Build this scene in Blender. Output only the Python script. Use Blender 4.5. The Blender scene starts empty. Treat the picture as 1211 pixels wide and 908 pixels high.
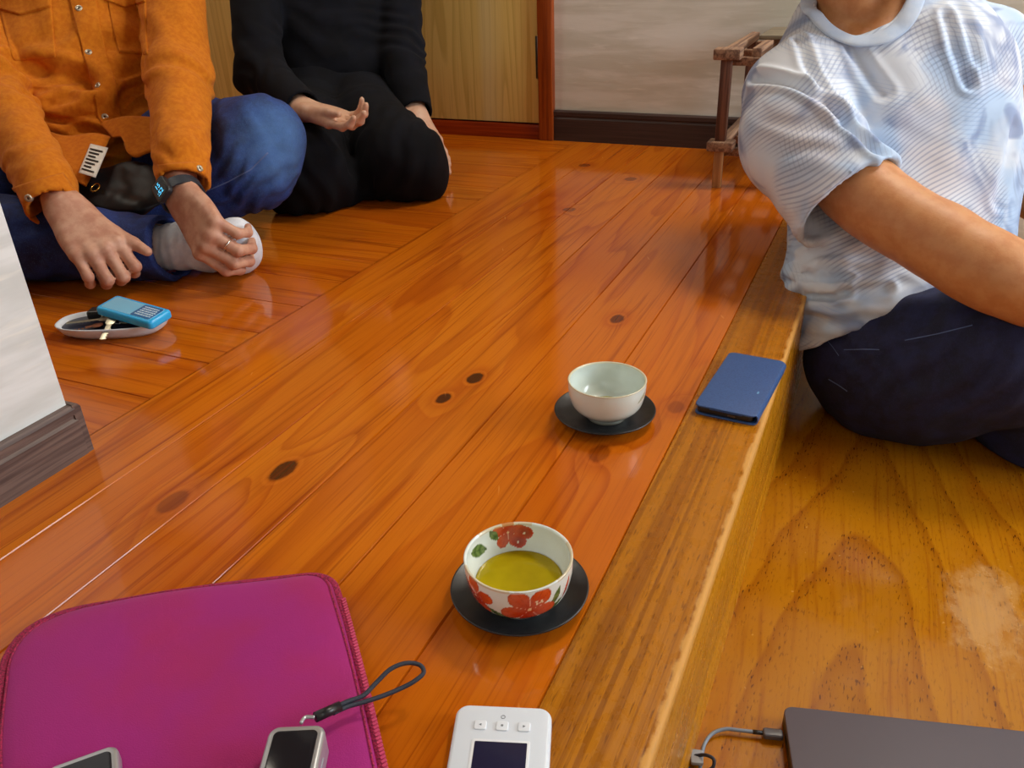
import bpy, bmesh, math, random
import numpy as np
from mathutils import Vector, Matrix
from mathutils.bvhtree import BVHTree
random.seed(7); rng = np.random.default_rng(7)
S = bpy.context.scene
PI = math.pi

# ---------------------------------------------------------------- camera
FPX, CX, CY, EYE = 985.0, 605.5, 454.0, 0.5      # focal length in px of the 1211x908 frame, eye height above the raised floor
R = np.array([[0.91461236, 0.16103613, -0.37087949],
              [0.40290494, -0.43997708, 0.80255079],
              [-0.0339388, -0.88345205, -0.46729073]])     # columns of camera axes: right, down, forward -> world rows
def ray(px, py):
    return R @ np.array([px - CX, py - CY, FPX]) / FPX
def at(px, py, d):                                # point at depth d (metres along the view axis)
    return ray(px, py) * d + np.array([0, 0, EYE])
def atz(px, py, z=0.0):                           # point on the horizontal plane of height z
    r = ray(px, py); t = (z - EYE) / r[2]
    return r * t + np.array([0, 0, EYE])
cam_d = bpy.data.cameras.new('camera'); cam = bpy.data.objects.new('camera', cam_d)
S.collection.objects.link(cam); S.camera = cam
cam_d.sensor_width = 36; cam_d.lens = FPX / 1211 * 36; cam_d.clip_start = 0.01
M = Matrix.Identity(4)
for i in range(3):
    M[i][0] = R[i][0]; M[i][1] = -R[i][1]; M[i][2] = -R[i][2]
M[2][3] = EYE
cam.matrix_world = M
CAMP = np.array([0, 0, EYE])
XC, DC, FC = R[:, 0], R[:, 1], R[:, 2]            # image right, image down, view direction in world

def nrm(v):
    v = np.asarray(v, float); return v / max(np.linalg.norm(v), 1e-9)
A = lambda *v: np.array(v, float)

# ---------------------------------------------------------------- objects
def tag(o, label=None, cat=None, group=None, kind=None):
    if label: o['label'] = label
    if cat: o['category'] = cat
    if group: o['group'] = group
    if kind: o['kind'] = kind
    return o
def empty(name, loc, label, cat, group=None):
    o = bpy.data.objects.new(name, None); o.empty_display_size = 0.02
    S.collection.objects.link(o); o.location = Vector(loc)
    return tag(o, label, cat, group)
def link(name, me, mat, parent=None, smooth=True):
    o = bpy.data.objects.new(name, me); S.collection.objects.link(o)
    for m in (mat if isinstance(mat, (list, tuple)) else [mat]):
        me.materials.append(m)
    if smooth:
        me.polygons.foreach_set('use_smooth', [True] * len(me.polygons))
    if parent is not None:
        o.parent = parent
        o.matrix_parent_inverse = world_of(parent).inverted()
    return o
def world_of(o):
    m = Matrix.Translation(o.location) @ o.rotation_euler.to_matrix().to_4x4()
    if o.parent is not None:
        return world_of(o.parent) @ o.matrix_parent_inverse @ m
    return m
def mesh(name, V, F, mat, parent=None, smooth=True):
    me = bpy.data.meshes.new(name)
    me.from_pydata([tuple(map(float, v)) for v in V], [], [tuple(map(int, f)) for f in F]); me.update()
    return link(name, me, mat, parent, smooth)
def from_bm(name, bm, mat, parent=None, smooth=False):
    bmesh.ops.recalc_face_normals(bm, faces=bm.faces[:])
    me = bpy.data.meshes.new(name); bm.to_mesh(me); bm.free()
    return link(name, me, mat, parent, smooth)
def sharp(o, deg=40):
    me = o.data
    me.polygons.foreach_set('use_smooth', [True] * len(me.polygons))
    try: me.set_sharp_from_angle(angle=math.radians(deg))
    except Exception: pass
    return o
def bm_box(bm, lo, hi, bev=0.0, seg=2, mtx=None, mi=0):
    lo, hi = np.array(lo, float), np.array(hi, float)
    ret = bmesh.ops.create_cube(bm, size=1.0)
    vs = ret['verts']
    for v in vs:
        v.co = Vector([(lo[i] + hi[i]) / 2 + v.co[i] * (hi[i] - lo[i]) for i in range(3)])
    fs = list({f for v in vs for f in v.link_faces})
    if bev > 0:
        es = list({e for v in vs for e in v.link_edges})
        r = bmesh.ops.bevel(bm, geom=es, offset=bev, segments=seg, profile=0.5, affect='EDGES', clamp_overlap=True)
        vs = list({v for f in r['faces'] for v in f.verts} | {v for v in vs if v.is_valid})
        fs = list({f for v in vs for f in v.link_faces})
    for f in fs: f.material_index = mi
    if mtx is not None:
        for v in vs: v.co = mtx @ v.co
    return vs
def box(name, lo, hi, mat, parent=None, bev=0.002, mtx=None, seg=2):
    bm = bmesh.new(); bm_box(bm, lo, hi, bev, seg, mtx)
    return sharp(from_bm(name, bm, mat, parent))
def frame(o, x, z=(0, 0, 1)):                     # matrix: local x along x, local z ~ z
    x = nrm(x); z = np.array(z, float); z = nrm(z - x * (z @ x)); y = np.cross(z, x)
    m = Matrix.Identity(4)
    for i in range(3):
        m[i][0], m[i][1], m[i][2], m[i][3] = x[i], y[i], z[i], o[i]
    return m
def lathe_arrays(prof, n=96, closed=False):
    V, F = [], []
    k = len(prof)
    for i in range(n):
        a = 2 * PI * i / n
        for r, z in prof: V.append((r * math.cos(a), r * math.sin(a), z))
    for i in range(n):
        j = (i + 1) % n
        for q in range(k - 1 + (1 if closed else 0)):
            q2 = (q + 1) % k
            F.append((i * k + q, j * k + q, j * k + q2, i * k + q2))
    return V, F
def smooth_path(pts, n=8, closed=False):
    P = [np.array(p, float) for p in pts]; out = []
    m = len(P)
    rngi = range(m if closed else m - 1)
    for i in rngi:
        if closed:
            p0, p1, p2, p3 = P[(i - 1) % m], P[i], P[(i + 1) % m], P[(i + 2) % m]
        else:
            p0, p1, p2, p3 = P[max(i - 1, 0)], P[i], P[i + 1], P[min(i + 2, m - 1)]
        for q in range(n):
            t = q / n
            out.append(0.5 * ((2 * p1) + (-p0 + p2) * t + (2 * p0 - 5 * p1 + 4 * p2 - p3) * t * t + (-p0 + 3 * p1 - 3 * p2 + p3) * t ** 3))
    if not closed: out.append(P[-1])
    return out
def tube_arrays(path, rad, sides=12, closed=False, flat=None, cap=True):
    """tube along a path; rad scalar or list; flat=(axis, factor) squashes the section along an axis"""
    P = [np.array(p, float) for p in path]; n = len(P)
    rad = [rad] * n if np.isscalar(rad) else list(rad)
    V, F = [], []
    T = [nrm((P[(i + 1) % n] if (closed or i < n - 1) else P[i]) - (P[i - 1] if (closed or i > 0) else P[i])) for i in range(n)]
    u = nrm(np.cross(T[0], A(0.13, 0.31, 0.94)))
    for i in range(n):
        u = nrm(u - T[i] * (u @ T[i])); w = np.cross(T[i], u)
        for s in range(sides):
            a = 2 * PI * s / sides
            o = (u * math.cos(a) + w * math.sin(a)) * rad[i]
            if flat is not None:
                ax = nrm(flat[0]); o = o - ax * (o @ ax) * (1 - flat[1])
            V.append(P[i] + o)
    m = n if closed else n - 1
    for i in range(m):
        j = (i + 1) % n
        for s in range(sides):
            t = (s + 1) % sides
            F.append((i * sides + s, i * sides + t, j * sides + t, j * sides + s))
    if cap and not closed:
        F.append(tuple(reversed(range(sides)))); F.append(tuple((n - 1) * sides + s for s in range(sides)))
    return V, F
def tube(name, path, rad, mat, parent=None, **k):
    V, F = tube_arrays(path, rad, **k); return mesh(name, V, F, mat, parent)
def merge(*vf):
    V, F = [], []
    for v, f in vf:
        o = len(V); V += list(v); F += [tuple(i + o for i in q) for q in f]
    return V, F

# ---------------------------------------------------------------- value noise (numpy)
def _h(i, j, k, s):
    n = (i * 374761393 + j * 668265263 + k * 2147483647 + s * 974711) & 0xffffffff
    n = ((n ^ (n >> 13)) * 1274126177) & 0xffffffff
    return ((n ^ (n >> 16)) & 0xffff) / 32767.5 - 1.0
def vn(p, s=0):
    p = np.asarray(p, float); i = np.floor(p).astype(np.int64); f = p - i; f = f * f * (3 - 2 * f)
    r = 0
    for a in (0, 1):
        for b in (0, 1):
            for c in (0, 1):
                w = (f[:, 0] if a else 1 - f[:, 0]) * (f[:, 1] if b else 1 - f[:, 1]) * (f[:, 2] if c else 1 - f[:, 2])
                r = r + w * _h(i[:, 0] + a, i[:, 1] + b, i[:, 2] + c, s)
    return r

# ---------------------------------------------------------------- implicit volumes -> one continuous surface
class Vol:
    def __init__(s, lo, hi, h):
        s.lo = np.array(lo, float); s.h = h
        s.n = np.ceil((np.array(hi, float) - s.lo) / h).astype(int) + 1
        s.D = np.full(s.n, 1.0, np.float32)
    def sub(s, lo, hi):
        a = np.clip(np.floor((np.array(lo) - s.lo) / s.h).astype(int), 0, s.n)
        b = np.clip(np.ceil((np.array(hi) - s.lo) / s.h).astype(int) + 1, 0, s.n)
        if (b <= a).any(): return None, None
        g = [(s.lo[i] + s.h * np.arange(a[i], b[i])).astype(np.float32) for i in range(3)]
        return (slice(a[0], b[0]), slice(a[1], b[1]), slice(a[2], b[2])), (g[0][:, None, None], g[1][None, :, None], g[2][None, None, :])
    def put(s, sl, d, k, op):
        D = s.D[sl]
        if op == 'u':
            if k > 0:
                hh = np.maximum(k - np.abs(D - d), 0) / k; s.D[sl] = np.minimum(D, d) - hh * hh * k * 0.25
            else: s.D[sl] = np.minimum(D, d)
        elif op == 's':
            if k > 0:
                hh = np.maximum(k - np.abs(D + d), 0) / k; s.D[sl] = np.maximum(D, -d) + hh * hh * k * 0.25
            else: s.D[sl] = np.maximum(D, -d)
    def cap(s, a, b, ra, rb=None, k=0.015, op='u', flat=None):
        """tapered capsule; flat=(axis, factor): section scaled along axis"""
        rb = ra if rb is None else rb
        a = np.array(a, float); b = np.array(b, float); m = max(ra, rb) * (1.0 if flat is None else max(1.0, flat[1])) + k + 3 * s.h
        sl, g = s.sub(np.minimum(a, b) - m, np.maximum(a, b) + m)
        if sl is None: return s
        X, Y, Z = g[0] - a[0], g[1] - a[1], g[2] - a[2]; e = b - a; gs = 1.0
        if flat is not None:
            n = nrm(flat[0]); q = 1.0 / flat[1] - 1.0
            t = (X * n[0] + Y * n[1] + Z * n[2]) * q
            X, Y, Z = X + t * n[0], Y + t * n[1], Z + t * n[2]; e = e + n * (e @ n) * q
            gs = min(1.0, flat[1]) ** 0.5
        t = np.clip((X * e[0] + Y * e[1] + Z * e[2]) / max(e @ e, 1e-12), 0, 1)
        d = np.sqrt((X - t * e[0]) ** 2 + (Y - t * e[1]) ** 2 + (Z - t * e[2]) ** 2) - (ra + (rb - ra) * t)
        s.put(sl, (d * gs).astype(np.float32), k, op); return s
    def chain(s, pts, rad, k=0.015, op='u', flat=None, n=0):
        pts = [np.array(p, float) for p in pts]
        if n:
            rr = np.array(rad, float)
            P4 = smooth_path([np.append(p, r) for p, r in zip(pts, rr)], n)
            pts = [p[:3] for p in P4]; rad = [float(p[3]) for p in P4]
        for i in range(len(pts) - 1):
            s.cap(pts[i], pts[i + 1], rad[i], rad[i + 1], k, op, flat)
        return s
    def ell(s, c, r, ax=None, k=0.02, op='u'):
        c = np.array(c, float); r = np.array(r, float); m = r.max() + k + 3 * s.h
        sl, g = s.sub(c - m, c + m)
        if sl is None: return s
        X, Y, Z = g[0] - c[0], g[1] - c[1], g[2] - c[2]
        ax = np.eye(3) if ax is None else np.array([nrm(v) for v in ax])
        k0 = 0; k1 = 0
        for i in range(3):
            q = X * ax[i][0] + Y * ax[i][1] + Z * ax[i][2]
            k0 = k0 + (q / r[i]) ** 2; k1 = k1 + (q / r[i] ** 2) ** 2
        k0 = np.sqrt(k0); k1 = np.sqrt(k1)
        s.put(sl, (k0 * (k0 - 1) / np.maximum(k1, 1e-6)).astype(np.float32), k, op); return s
    def cut(s, p, n, c, rad):
        """remove everything beyond the plane (p, n) inside a ball"""
        p = np.array(p, float); n = nrm(n); c = np.array(c, float)
        sl, g = s.sub(c - rad, c + rad)
        if sl is None: return s
        d = (g[0] - p[0]) * n[0] + (g[1] - p[1]) * n[1] + (g[2] - p[2]) * n[2]
        ball = (g[0] - c[0]) ** 2 + (g[1] - c[1]) ** 2 + (g[2] - c[2]) ** 2 < rad * rad
        D = s.D[sl]; s.D[sl] = np.where(ball, np.maximum(D, d), D).astype(np.float32); return s
    def child(s, lo, hi):
        a = np.clip(np.floor((np.array(lo) - s.lo) / s.h).astype(int), 0, s.n - 2)
        b = np.clip(np.ceil((np.array(hi) - s.lo) / s.h).astype(int) + 1, a + 2, s.n)
        v = Vol.__new__(Vol); v.h = s.h; v.lo = s.lo + a * s.h; v.n = b - a; v.D = np.full(v.n, 1.0, np.float32); v.off = a
        return v
    def add(s, v, k=0.0, op='u'):
        sl = tuple(slice(v.off[i], v.off[i] + v.n[i]) for i in range(3)); s.put(sl, v.D, k, op); return s
    def mesh(s, smooth=2):
        D = s.D; n = D.shape; D[D == 0] = 1e-6
        for ax in range(3):                      # keep the border outside
            sl = [slice(None)] * 3; sl[ax] = 0; D[tuple(sl)] = np.maximum(D[tuple(sl)], 1e-4)
            sl[ax] = -1; D[tuple(sl)] = np.maximum(D[tuple(sl)], 1e-4)
        Sg = (D < 0)
        c = np.zeros([k - 1 for k in n], np.int8)
        offs = [(i, j, k) for i in (0, 1) for j in (0, 1) for k in (0, 1)]
        for (i, j, k) in offs: c += Sg[i:n[0] - 1 + i, j:n[1] - 1 + j, k:n[2] - 1 + k]
        idx = np.argwhere((c > 0) & (c < 8))
        ids = np.full(c.shape, -1, np.int32); ids[tuple(idx.T)] = np.arange(len(idx))
        val = [D[idx[:, 0] + i, idx[:, 1] + j, idx[:, 2] + k].astype(float) for (i, j, k) in offs]
        acc = np.zeros((len(idx), 3)); cnt = np.zeros(len(idx))
        for p in range(8):
            for q in range(p + 1, 8):
                o1, o2 = np.array(offs[p]), np.array(offs[q])
                if np.abs(o1 - o2).sum() != 1: continue
                cr = (val[p] < 0) != (val[q] < 0)
                t = np.where(cr, val[p] / np.where(cr, val[p] - val[q], 1), 0)
                acc += np.where(cr[:, None], o1 + t[:, None] * (o2 - o1), 0); cnt += cr
        V = s.lo + (idx + acc / cnt[:, None]) * s.h
        F = []
        for ax in range(3):
            b, d = (ax + 1) % 3, (ax + 2) % 3
            s0 = [slice(None)] * 3; s1 = [slice(None)] * 3
            s0[ax] = slice(0, n[ax] - 1); s1[ax] = slice(1, n[ax])
            a0, a1 = Sg[tuple(s0)], Sg[tuple(s1)]
            e = np.argwhere(a0 != a1)
            e = e[(e[:, b] > 0) & (e[:, d] > 0) & (e[:, b] < n[b] - 1) & (e[:, d] < n[d] - 1)]
            def cell(db, dd):
                q = e.copy(); q[:, b] += db; q[:, d] += dd; return ids[tuple(q.T)]
            quad = np.stack([cell(-1, -1), cell(0, -1), cell(0, 0), cell(-1, 0)], 1)
            fl = ~a0[tuple(e.T)]
            quad[fl] = quad[fl][:, ::-1]
            F.append(quad)
        F = np.concatenate(F)
        # drop slivers that lie apart from the largest piece is left to the shapes; smooth
        E = np.concatenate([F[:, [0, 1]], F[:, [1, 2]], F[:, [2, 3]], F[:, [3, 0]]])
        for _ in range(smooth):
            sm = np.zeros_like(V); ct = np.bincount(E[:, 0], minlength=len(V)) + np.bincount(E[:, 1], minlength=len(V))
            for i in range(3):
                sm[:, i] = np.bincount(E[:, 0], V[E[:, 1], i], len(V)) + np.bincount(E[:, 1], V[E[:, 0], i], len(V))
            V = V * 0.5 + 0.5 * sm / np.maximum(ct, 1)[:, None]
        return V, F
def normals(V, F):
    N = np.cross(V[F[:, 2]] - V[F[:, 0]], V[F[:, 3]] - V[F[:, 1]]); out = np.zeros_like(V)
    for q in range(4):
        for i in range(3): out[:, i] += np.bincount(F[:, q], N[:, i], len(V))
    return out / np.maximum(np.linalg.norm(out, axis=1), 1e-12)[:, None]
def folds(V, F, lst):
    """soft cloth folds: (centre, radius, direction across the folds, wavelength, amplitude, seed)"""
    N = normals(V, F); d = np.zeros(len(V))
    for c, rad, dr, wl, amp, seed in lst:
        q = V - np.array(c); w = np.exp(-(np.linalg.norm(q, axis=1) / rad) ** 2)
        ph = q @ nrm(dr) / wl + 0.9 * vn(V / (2.2 * wl), seed) + 0.35 * vn(V / wl, seed + 3)
        sn = np.sin(2 * PI * ph); d += amp * w * (np.sign(sn) * np.abs(sn) ** 0.8 * 0.6 + 0.4 * vn(V / wl, seed + 9))
    return V + N * d[:, None]
def crease(V, F, paths):
    """single folds along polylines: (points, half width, depth) - a valley with a raised lip"""
    N = normals(V, F); d = np.zeros(len(V))
    for pts, w, dep in paths:
        best = np.full(len(V), 9.0)
        for a, b in zip(pts[:-1], pts[1:]):
            a = np.array(a); e = np.array(b) - a
            t = np.clip((V - a) @ e / max(e @ e, 1e-9), 0, 1)
            best = np.minimum(best, np.linalg.norm(V - a - t[:, None] * e, axis=1))
        u = best / w; d += -dep * np.exp(-u * u) + 0.6 * dep * np.exp(-((u - 2.0) / 0.8) ** 2)
    return V + N * d[:, None]
def tree_of(V, F):
    return BVHTree.FromPolygons([tuple(v) for v in V], [tuple(int(i) for i in f) for f in F])
def hit(tree, px, py):
    r = ray(px, py)
    h = tree.ray_cast(Vector(CAMP), Vector(r).normalized())
    return (None, None) if h[0] is None else (np.array(h[0]), np.array(h[1]))
def drape(tree, Lp, Rp, n=24, off=0.003, sub=0.003, sm=3):
    """a thin solid sheet lying on a surface between two border lines"""
    m = 24
    def samp(poly, t):
        P = np.array(poly, float); s = np.concatenate([[0], np.cumsum(np.linalg.norm(np.diff(P, axis=0), axis=1))]); s /= s[-1]
        return np.array([np.interp(t, s, P[:, 0]), np.interp(t, s, P[:, 1])])
    G = np.full((n + 1, m + 1, 3), np.nan); Nn = np.zeros((n + 1, m + 1, 3))
    for i in range(n + 1):
        a, b = samp(Lp, i / n), samp(Rp, i / n)
        for j in range(m + 1):
            q = a + (b - a) * j / m; h, no = hit(tree, *q)
            if h is not None: G[i, j] = h; Nn[i, j] = no
    ok = ~np.isnan(G[..., 0])
    for _ in range(sm):
        P = np.pad(Nn, ((1, 1), (1, 1), (0, 0)), 'edge'); Nn = (P[:-2, 1:-1] + P[2:, 1:-1] + P[1:-1, :-2] + P[1:-1, 2:] + Nn) / 5
    Nn /= np.maximum(np.linalg.norm(Nn, axis=2), 1e-9)[..., None]
    V, F, id1 = [], [], {}
    for i in range(n + 1):
        for j in range(m + 1):
            if ok[i, j]:
                id1[i, j] = len(V); V += [G[i, j] + Nn[i, j] * off, G[i, j] - Nn[i, j] * sub]
    cnt = {}
    for i in range(n):
        for j in range(m):
            q = [(i, j), (i, j + 1), (i + 1, j + 1), (i + 1, j)]
            if all(k in id1 for k in q):
                t = [id1[k] for k in q]; F.append(tuple(t)); F.append(tuple(x + 1 for x in reversed(t)))
                for a, b in zip(t, t[1:] + t[:1]): cnt[(a, b)] = 1
    for (a, b) in list(cnt):
        if (b, a) not in cnt: F.append((b, a, a + 1, b + 1))
    return V, F

# ---------------------------------------------------------------- materials
class E:
    """a shader value with arithmetic"""
    def __init__(s, t, sock): s.t, s.s = t, sock
    def _m(s, op, *o, **k): return s.t.math(op, s, *o)
    def __add__(s, o): return s._m('ADD', o)
    def __radd__(s, o): return s.t.math('ADD', o, s)
    def __sub__(s, o): return s._m('SUBTRACT', o)
    def __rsub__(s, o): return s.t.math('SUBTRACT', o, s)
    def __mul__(s, o): return s._m('MULTIPLY', o)
    def __rmul__(s, o): return s.t.math('MULTIPLY', o, s)
    def __truediv__(s, o): return s._m('DIVIDE', o)
    def __pow__(s, o): return s._m('POWER', o)
class T:
    def __init__(t, name):
        t.m = bpy.data.materials.new(name); t.m.use_nodes = True; t.nt = t.m.node_tree; t.nt.nodes.clear()
        t.out = t.nt.nodes.new('ShaderNodeOutputMaterial')
        t.p = t.nt.nodes.new('ShaderNodeBsdfPrincipled'); t.nt.links.new(t.p.outputs[0], t.out.inputs[0])
    def set(t, sock, v):
        if isinstance(v, E): t.nt.links.new(v.s, sock)
        elif isinstance(v, (tuple, list)):
            sock.default_value = tuple(v) + (1,) if (len(v) == 3 and len(sock.default_value) == 4) else tuple(v)
        else: sock.default_value = v
    def P(t, **k):
        names = dict(base='Base Color', rough='Roughness', metal='Metallic', coat='Coat Weight', coatr='Coat Roughness', ior='IOR', spec='Specular IOR Level',
                     sss='Subsurface Weight', sheen='Sheen Weight', sheenr='Sheen Roughness', sheent='Sheen Tint', trans='Transmission Weight', em='Emission Color', ems='Emission Strength', normal='Normal', alpha='Alpha', sssr='Subsurface Radius', ssss='Subsurface Scale')
        for a, v in k.items(): t.set(t.p.inputs[names[a]], v)
        return t.m
    def math(t, op, *v):
        n = t.nt.nodes.new('ShaderNodeMath'); n.operation = op
        for i, x in enumerate(v): t.set(n.inputs[i], x)
        return E(t, n.outputs[0])
    def f(t, op, *v): return t.math(op, *v)
    def coord(t, kind='Object'):
        n = t.nt.nodes.new('ShaderNodeTexCoord'); return E(t, n.outputs[kind])
    def sep(t, v):
        n = t.nt.nodes.new('ShaderNodeSeparateXYZ'); t.set(n.inputs[0], v); return [E(t, n.outputs[i]) for i in range(3)]
    def vec(t, x, y, z=0.0):
        n = t.nt.nodes.new('ShaderNodeCombineXYZ')
        for i, v in enumerate((x, y, z)): t.set(n.inputs[i], v)
        return E(t, n.outputs[0])
    def noise(t, v, scale=1.0, detail=2.0, rough=0.5, dist=0.0, dim='3D'):
        n = t.nt.nodes.new('ShaderNodeTexNoise'); n.noise_dimensions = dim
        if v is not None: t.set(n.inputs['Vector'], v)
        t.set(n.inputs['Scale'], scale); t.set(n.inputs['Detail'], detail); t.set(n.inputs['Roughness'], rough); t.set(n.inputs['Distortion'], dist)
        return E(t, n.outputs[0])
    def white(t, v):
        n = t.nt.nodes.new('ShaderNodeTexWhiteNoise'); n.noise_dimensions = '1D'; t.set(n.inputs['W'], v); return E(t, n.outputs['Value'])
    def ramp(t, f, stops, interp='LINEAR'):
        n = t.nt.nodes.new('ShaderNodeValToRGB'); n.color_ramp.interpolation = interp
        el = n.color_ramp.elements
        while len(el) < len(stops): el.new(0.5)
        for e, (p, c) in zip(el, stops):
            e.position = p; e.color = tuple(c) + (1,) if not np.isscalar(c) else (c, c, c, 1)
        t.set(n.inputs[0], f); return E(t, n.outputs[0])
    def mix(t, f, a, b, mode='MIX'):
        n = t.nt.nodes.new('ShaderNodeMix'); n.data_type = 'RGBA'; n.blend_type = mode
        t.set(n.inputs[0], f); t.set(n.inputs[6], a); t.set(n.inputs[7], b); return E(t, n.outputs[2])
    def step(t, v, a, b):
        n = t.nt.nodes.new('ShaderNodeMapRange'); n.interpolation_type = 'SMOOTHSTEP'
        t.set(n.inputs[0], v); t.set(n.inputs[1], a); t.set(n.inputs[2], b); return E(t, n.outputs[0])
    def bump(t, h, strength=0.3, dist=0.001):
        n = t.nt.nodes.new('ShaderNodeBump'); t.set(n.inputs['Height'], h); n.inputs['Strength'].default_value = strength; n.inputs['Distance'].default_value = dist
        return E(t, n.outputs[0])
    def attr(t, name):
        n = t.nt.nodes.new('ShaderNodeAttribute'); n.attribute_name = name; return E(t, n.outputs['Color'])
def lin(r, g, b):
    q = lambda c: (c / 255 / 12.92) if c <= 10 else ((c / 255 + 0.055) / 1.055) ** 2.4
    return (q(r), q(g), q(b))
def plain(name, col, rough=0.5, metal=0.0, **k):
    t = T(name); return t.P(base=col, rough=rough, metal=metal, **k)

KNOTS = [(-0.551, 0.588, .013, .024, .95), (-0.449, 0.857, .011, .018, 1.0), (-0.462, 0.794, .010, .015, 1.0), (-0.623, 0.499, .014, .023, .45), (-0.333, 1.103, .011, .019, .8),
         (-0.24, 0.742, .013, .020, .45), (-0.187, 0.873, .011, .017, .3), (-.60, 1.62, .015, .018, .5), (-.70, 2.0, .016, .02, .5), (-.55, 1.9, .016, .02, .5)]
def wood_planks(name, along='y'):
    t = T(name); x, y, z = t.sep(t.coord())
    if along == 'x': x, y = y, x
    off = 0.1725 if along == 'y' else -0.6625
    idn = t.f('FLOOR', (x + off) / 0.1075); rn = t.white(idn + 3.7)
    yy = y + rn * 9.0
    kb = None; kd = None
    if along == 'y':
        wob = t.noise(t.vec(x * 60.0, y * 40.0, 6.0), 1.0, 3, 0.6) - 0.5; kr = None
        for kx, ky, a, b, kw in KNOTS:
            ex = (x - kx) / a; ey = (y - ky) / b
            d = t.f('SQRT', ex * ex + ey * ey) + wob * 0.5
            g = t.f('EXPONENT', d * d * -0.22)
            dk = t.step(d, 1.0, 0.72) * kw
            rk = t.step(t.f('ABSOLUTE', d - 1.15), 0.22, 0.02) * kw; kr = rk if kr is None else kr + rk
            kb = g if kb is None else kb + g
            kd = dk if kd is None else t.f('MAXIMUM', kd, dk)
    v = t.vec(x * 5.5, yy * 0.55, rn * 13.0)
    n1 = t.noise(v, 1.0, 2.5, 0.5, 0.25)
    if kb is not None: n1 = n1 + kb * 0.10
    rings = t.f('FRACT', n1 * 11.0)
    rings = t.ramp(rings, [(0, 0.15), (0.55, 0.45), (0.86, 0.9), (0.93, 1.0), (1.0, 0.15)])
    fib = t.noise(t.vec(x * 420.0, yy * 7.0, rn * 5), 1.0, 3, 0.6)
    blot = t.noise(t.vec(x * 5.0, yy * 2.0, 3.1), 1.0, 2, 0.5)
    streak = t.noise(t.vec(x * 90.0, yy * 2.2, rn * 31), 1.0, 3, 0.6)
    light = lin(204, 112, 18); mid = lin(184, 82, 9); dark = lin(116, 38, 3)
    c = t.mix(rings * 0.5, light, mid)
    c = t.mix(t.step(rings, 0.62, 1.0) * t.step(blot, .3, .6) * 0.30, c, dark)
    streak2 = t.noise(t.vec(x * 210.0 + n1 * 14.0, yy * 3.0, rn * 17), 1.0, 3, 0.65)
    c = t.mix(t.step(streak, 0.50, 0.78) * 0.55, c, dark); c = t.mix(t.step(streak2, 0.56, 0.72) * 0.55, c, dark)
    c = t.mix(t.step(fib, 0.5, 0.8) * 0.35, c, dark)
    c = t.mix(t.step(blot, 0.50, 0.72) * 0.30, c, lin(164, 54, 5))
    c = t.mix(rn * 0.22, c, lin(176, 74, 6))
    if kd is not None:
        c = t.mix(t.step(kb, 0.2, 0.8) * 0.30, c, lin(150, 52, 6))
        c = t.mix(kr * 0.22, c, lin(226, 128, 34))
        c = t.mix(kd, c, t.mix(t.step(fib, .3, .7), lin(84, 26, 6), lin(54, 14, 4)))
    scr = t.noise(t.vec(x * 26.0, y * 26.0, 9.0), 1.0, 4, 0.7)
    rough = t.step(scr, 0.35, 0.75) * 0.06 + 0.075
    bm = t.bump(rings * -0.15 + fib * -0.25 + t.noise(t.vec(x * 9, y * 5, 1), 1, 1) * 1.5, 0.2, 0.0006)
    sl = t.noise(t.vec(x * 70.0 + y * 34.0, y * 9.0 - x * 5, 2.0), 1.0, 2, 0.5)
    c = t.mix(t.step(sl, 0.745, 0.775) * 0.35, c, lin(232, 160, 80))
    return t.P(base=c, rough=rough, normal=bm, spec=0.42)
def wood_edge(name):                              # step edge board: straight close grain with pores, pale worn nosing
    t = T(name); x, y, z = t.sep(t.coord())
    wob = t.noise(t.vec(x * 3, y * 0.8, z * 3), 1.0, 2) * 0.05
    xx = x + z * 0.6 + wob
    lines = t.noise(t.vec(xx * 300.0, y * 1.4, 0.3), 1.0, 3, 0.6)
    band = t.noise(t.vec(xx * 26.0, y * 0.5, 5.0), 1.0, 2, 0.5)
    pores = t.noise(t.vec(x * 520.0, y * 60.0, z * 520), 1.0, 2, 0.5)
    c = t.mix(t.step(lines, 0.42, 0.66) * .65, lin(178, 110, 14), lin(124, 66, 5))
    c = t.mix(t.step(band, 0.45, 0.7) * 0.30, c, lin(130, 62, 5))
    c = t.mix(t.step(pores, 0.58, 0.70) * 0.6, c, lin(92, 42, 4))
    ris = t.step(z + 0.0, -0.006, -0.012); c = t.mix(ris * 0.7, c, t.mix(t.step(lines, .4, .7), lin(196, 136, 22), lin(176, 112, 12)))
    jag = t.noise(t.vec(x * 60, y * 45.0, z * 30), 1.0, 4, 0.65)
    worn = t.step(x + jag * 0.014, -0.0835, -0.0795) * t.step(z + jag * 0.008, -0.012, -0.004)
    c = t.mix(worn * 0.62, c, lin(222, 168, 90))
    dots = t.noise(t.vec(x * 55, y * 45, 2), 1.0, 2)
    c = t.mix(t.step(dots, 0.70, 0.76) * 0.5, c, lin(80, 38, 6))
    return t.P(base=c, rough=t.step(jag, 0.3, 0.8) * 0.2 + 0.22 + worn * 0.3, spec=.28, normal=t.bump(lines * -1.0 + pores * -0.5, 0.2, 0.0006))
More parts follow.
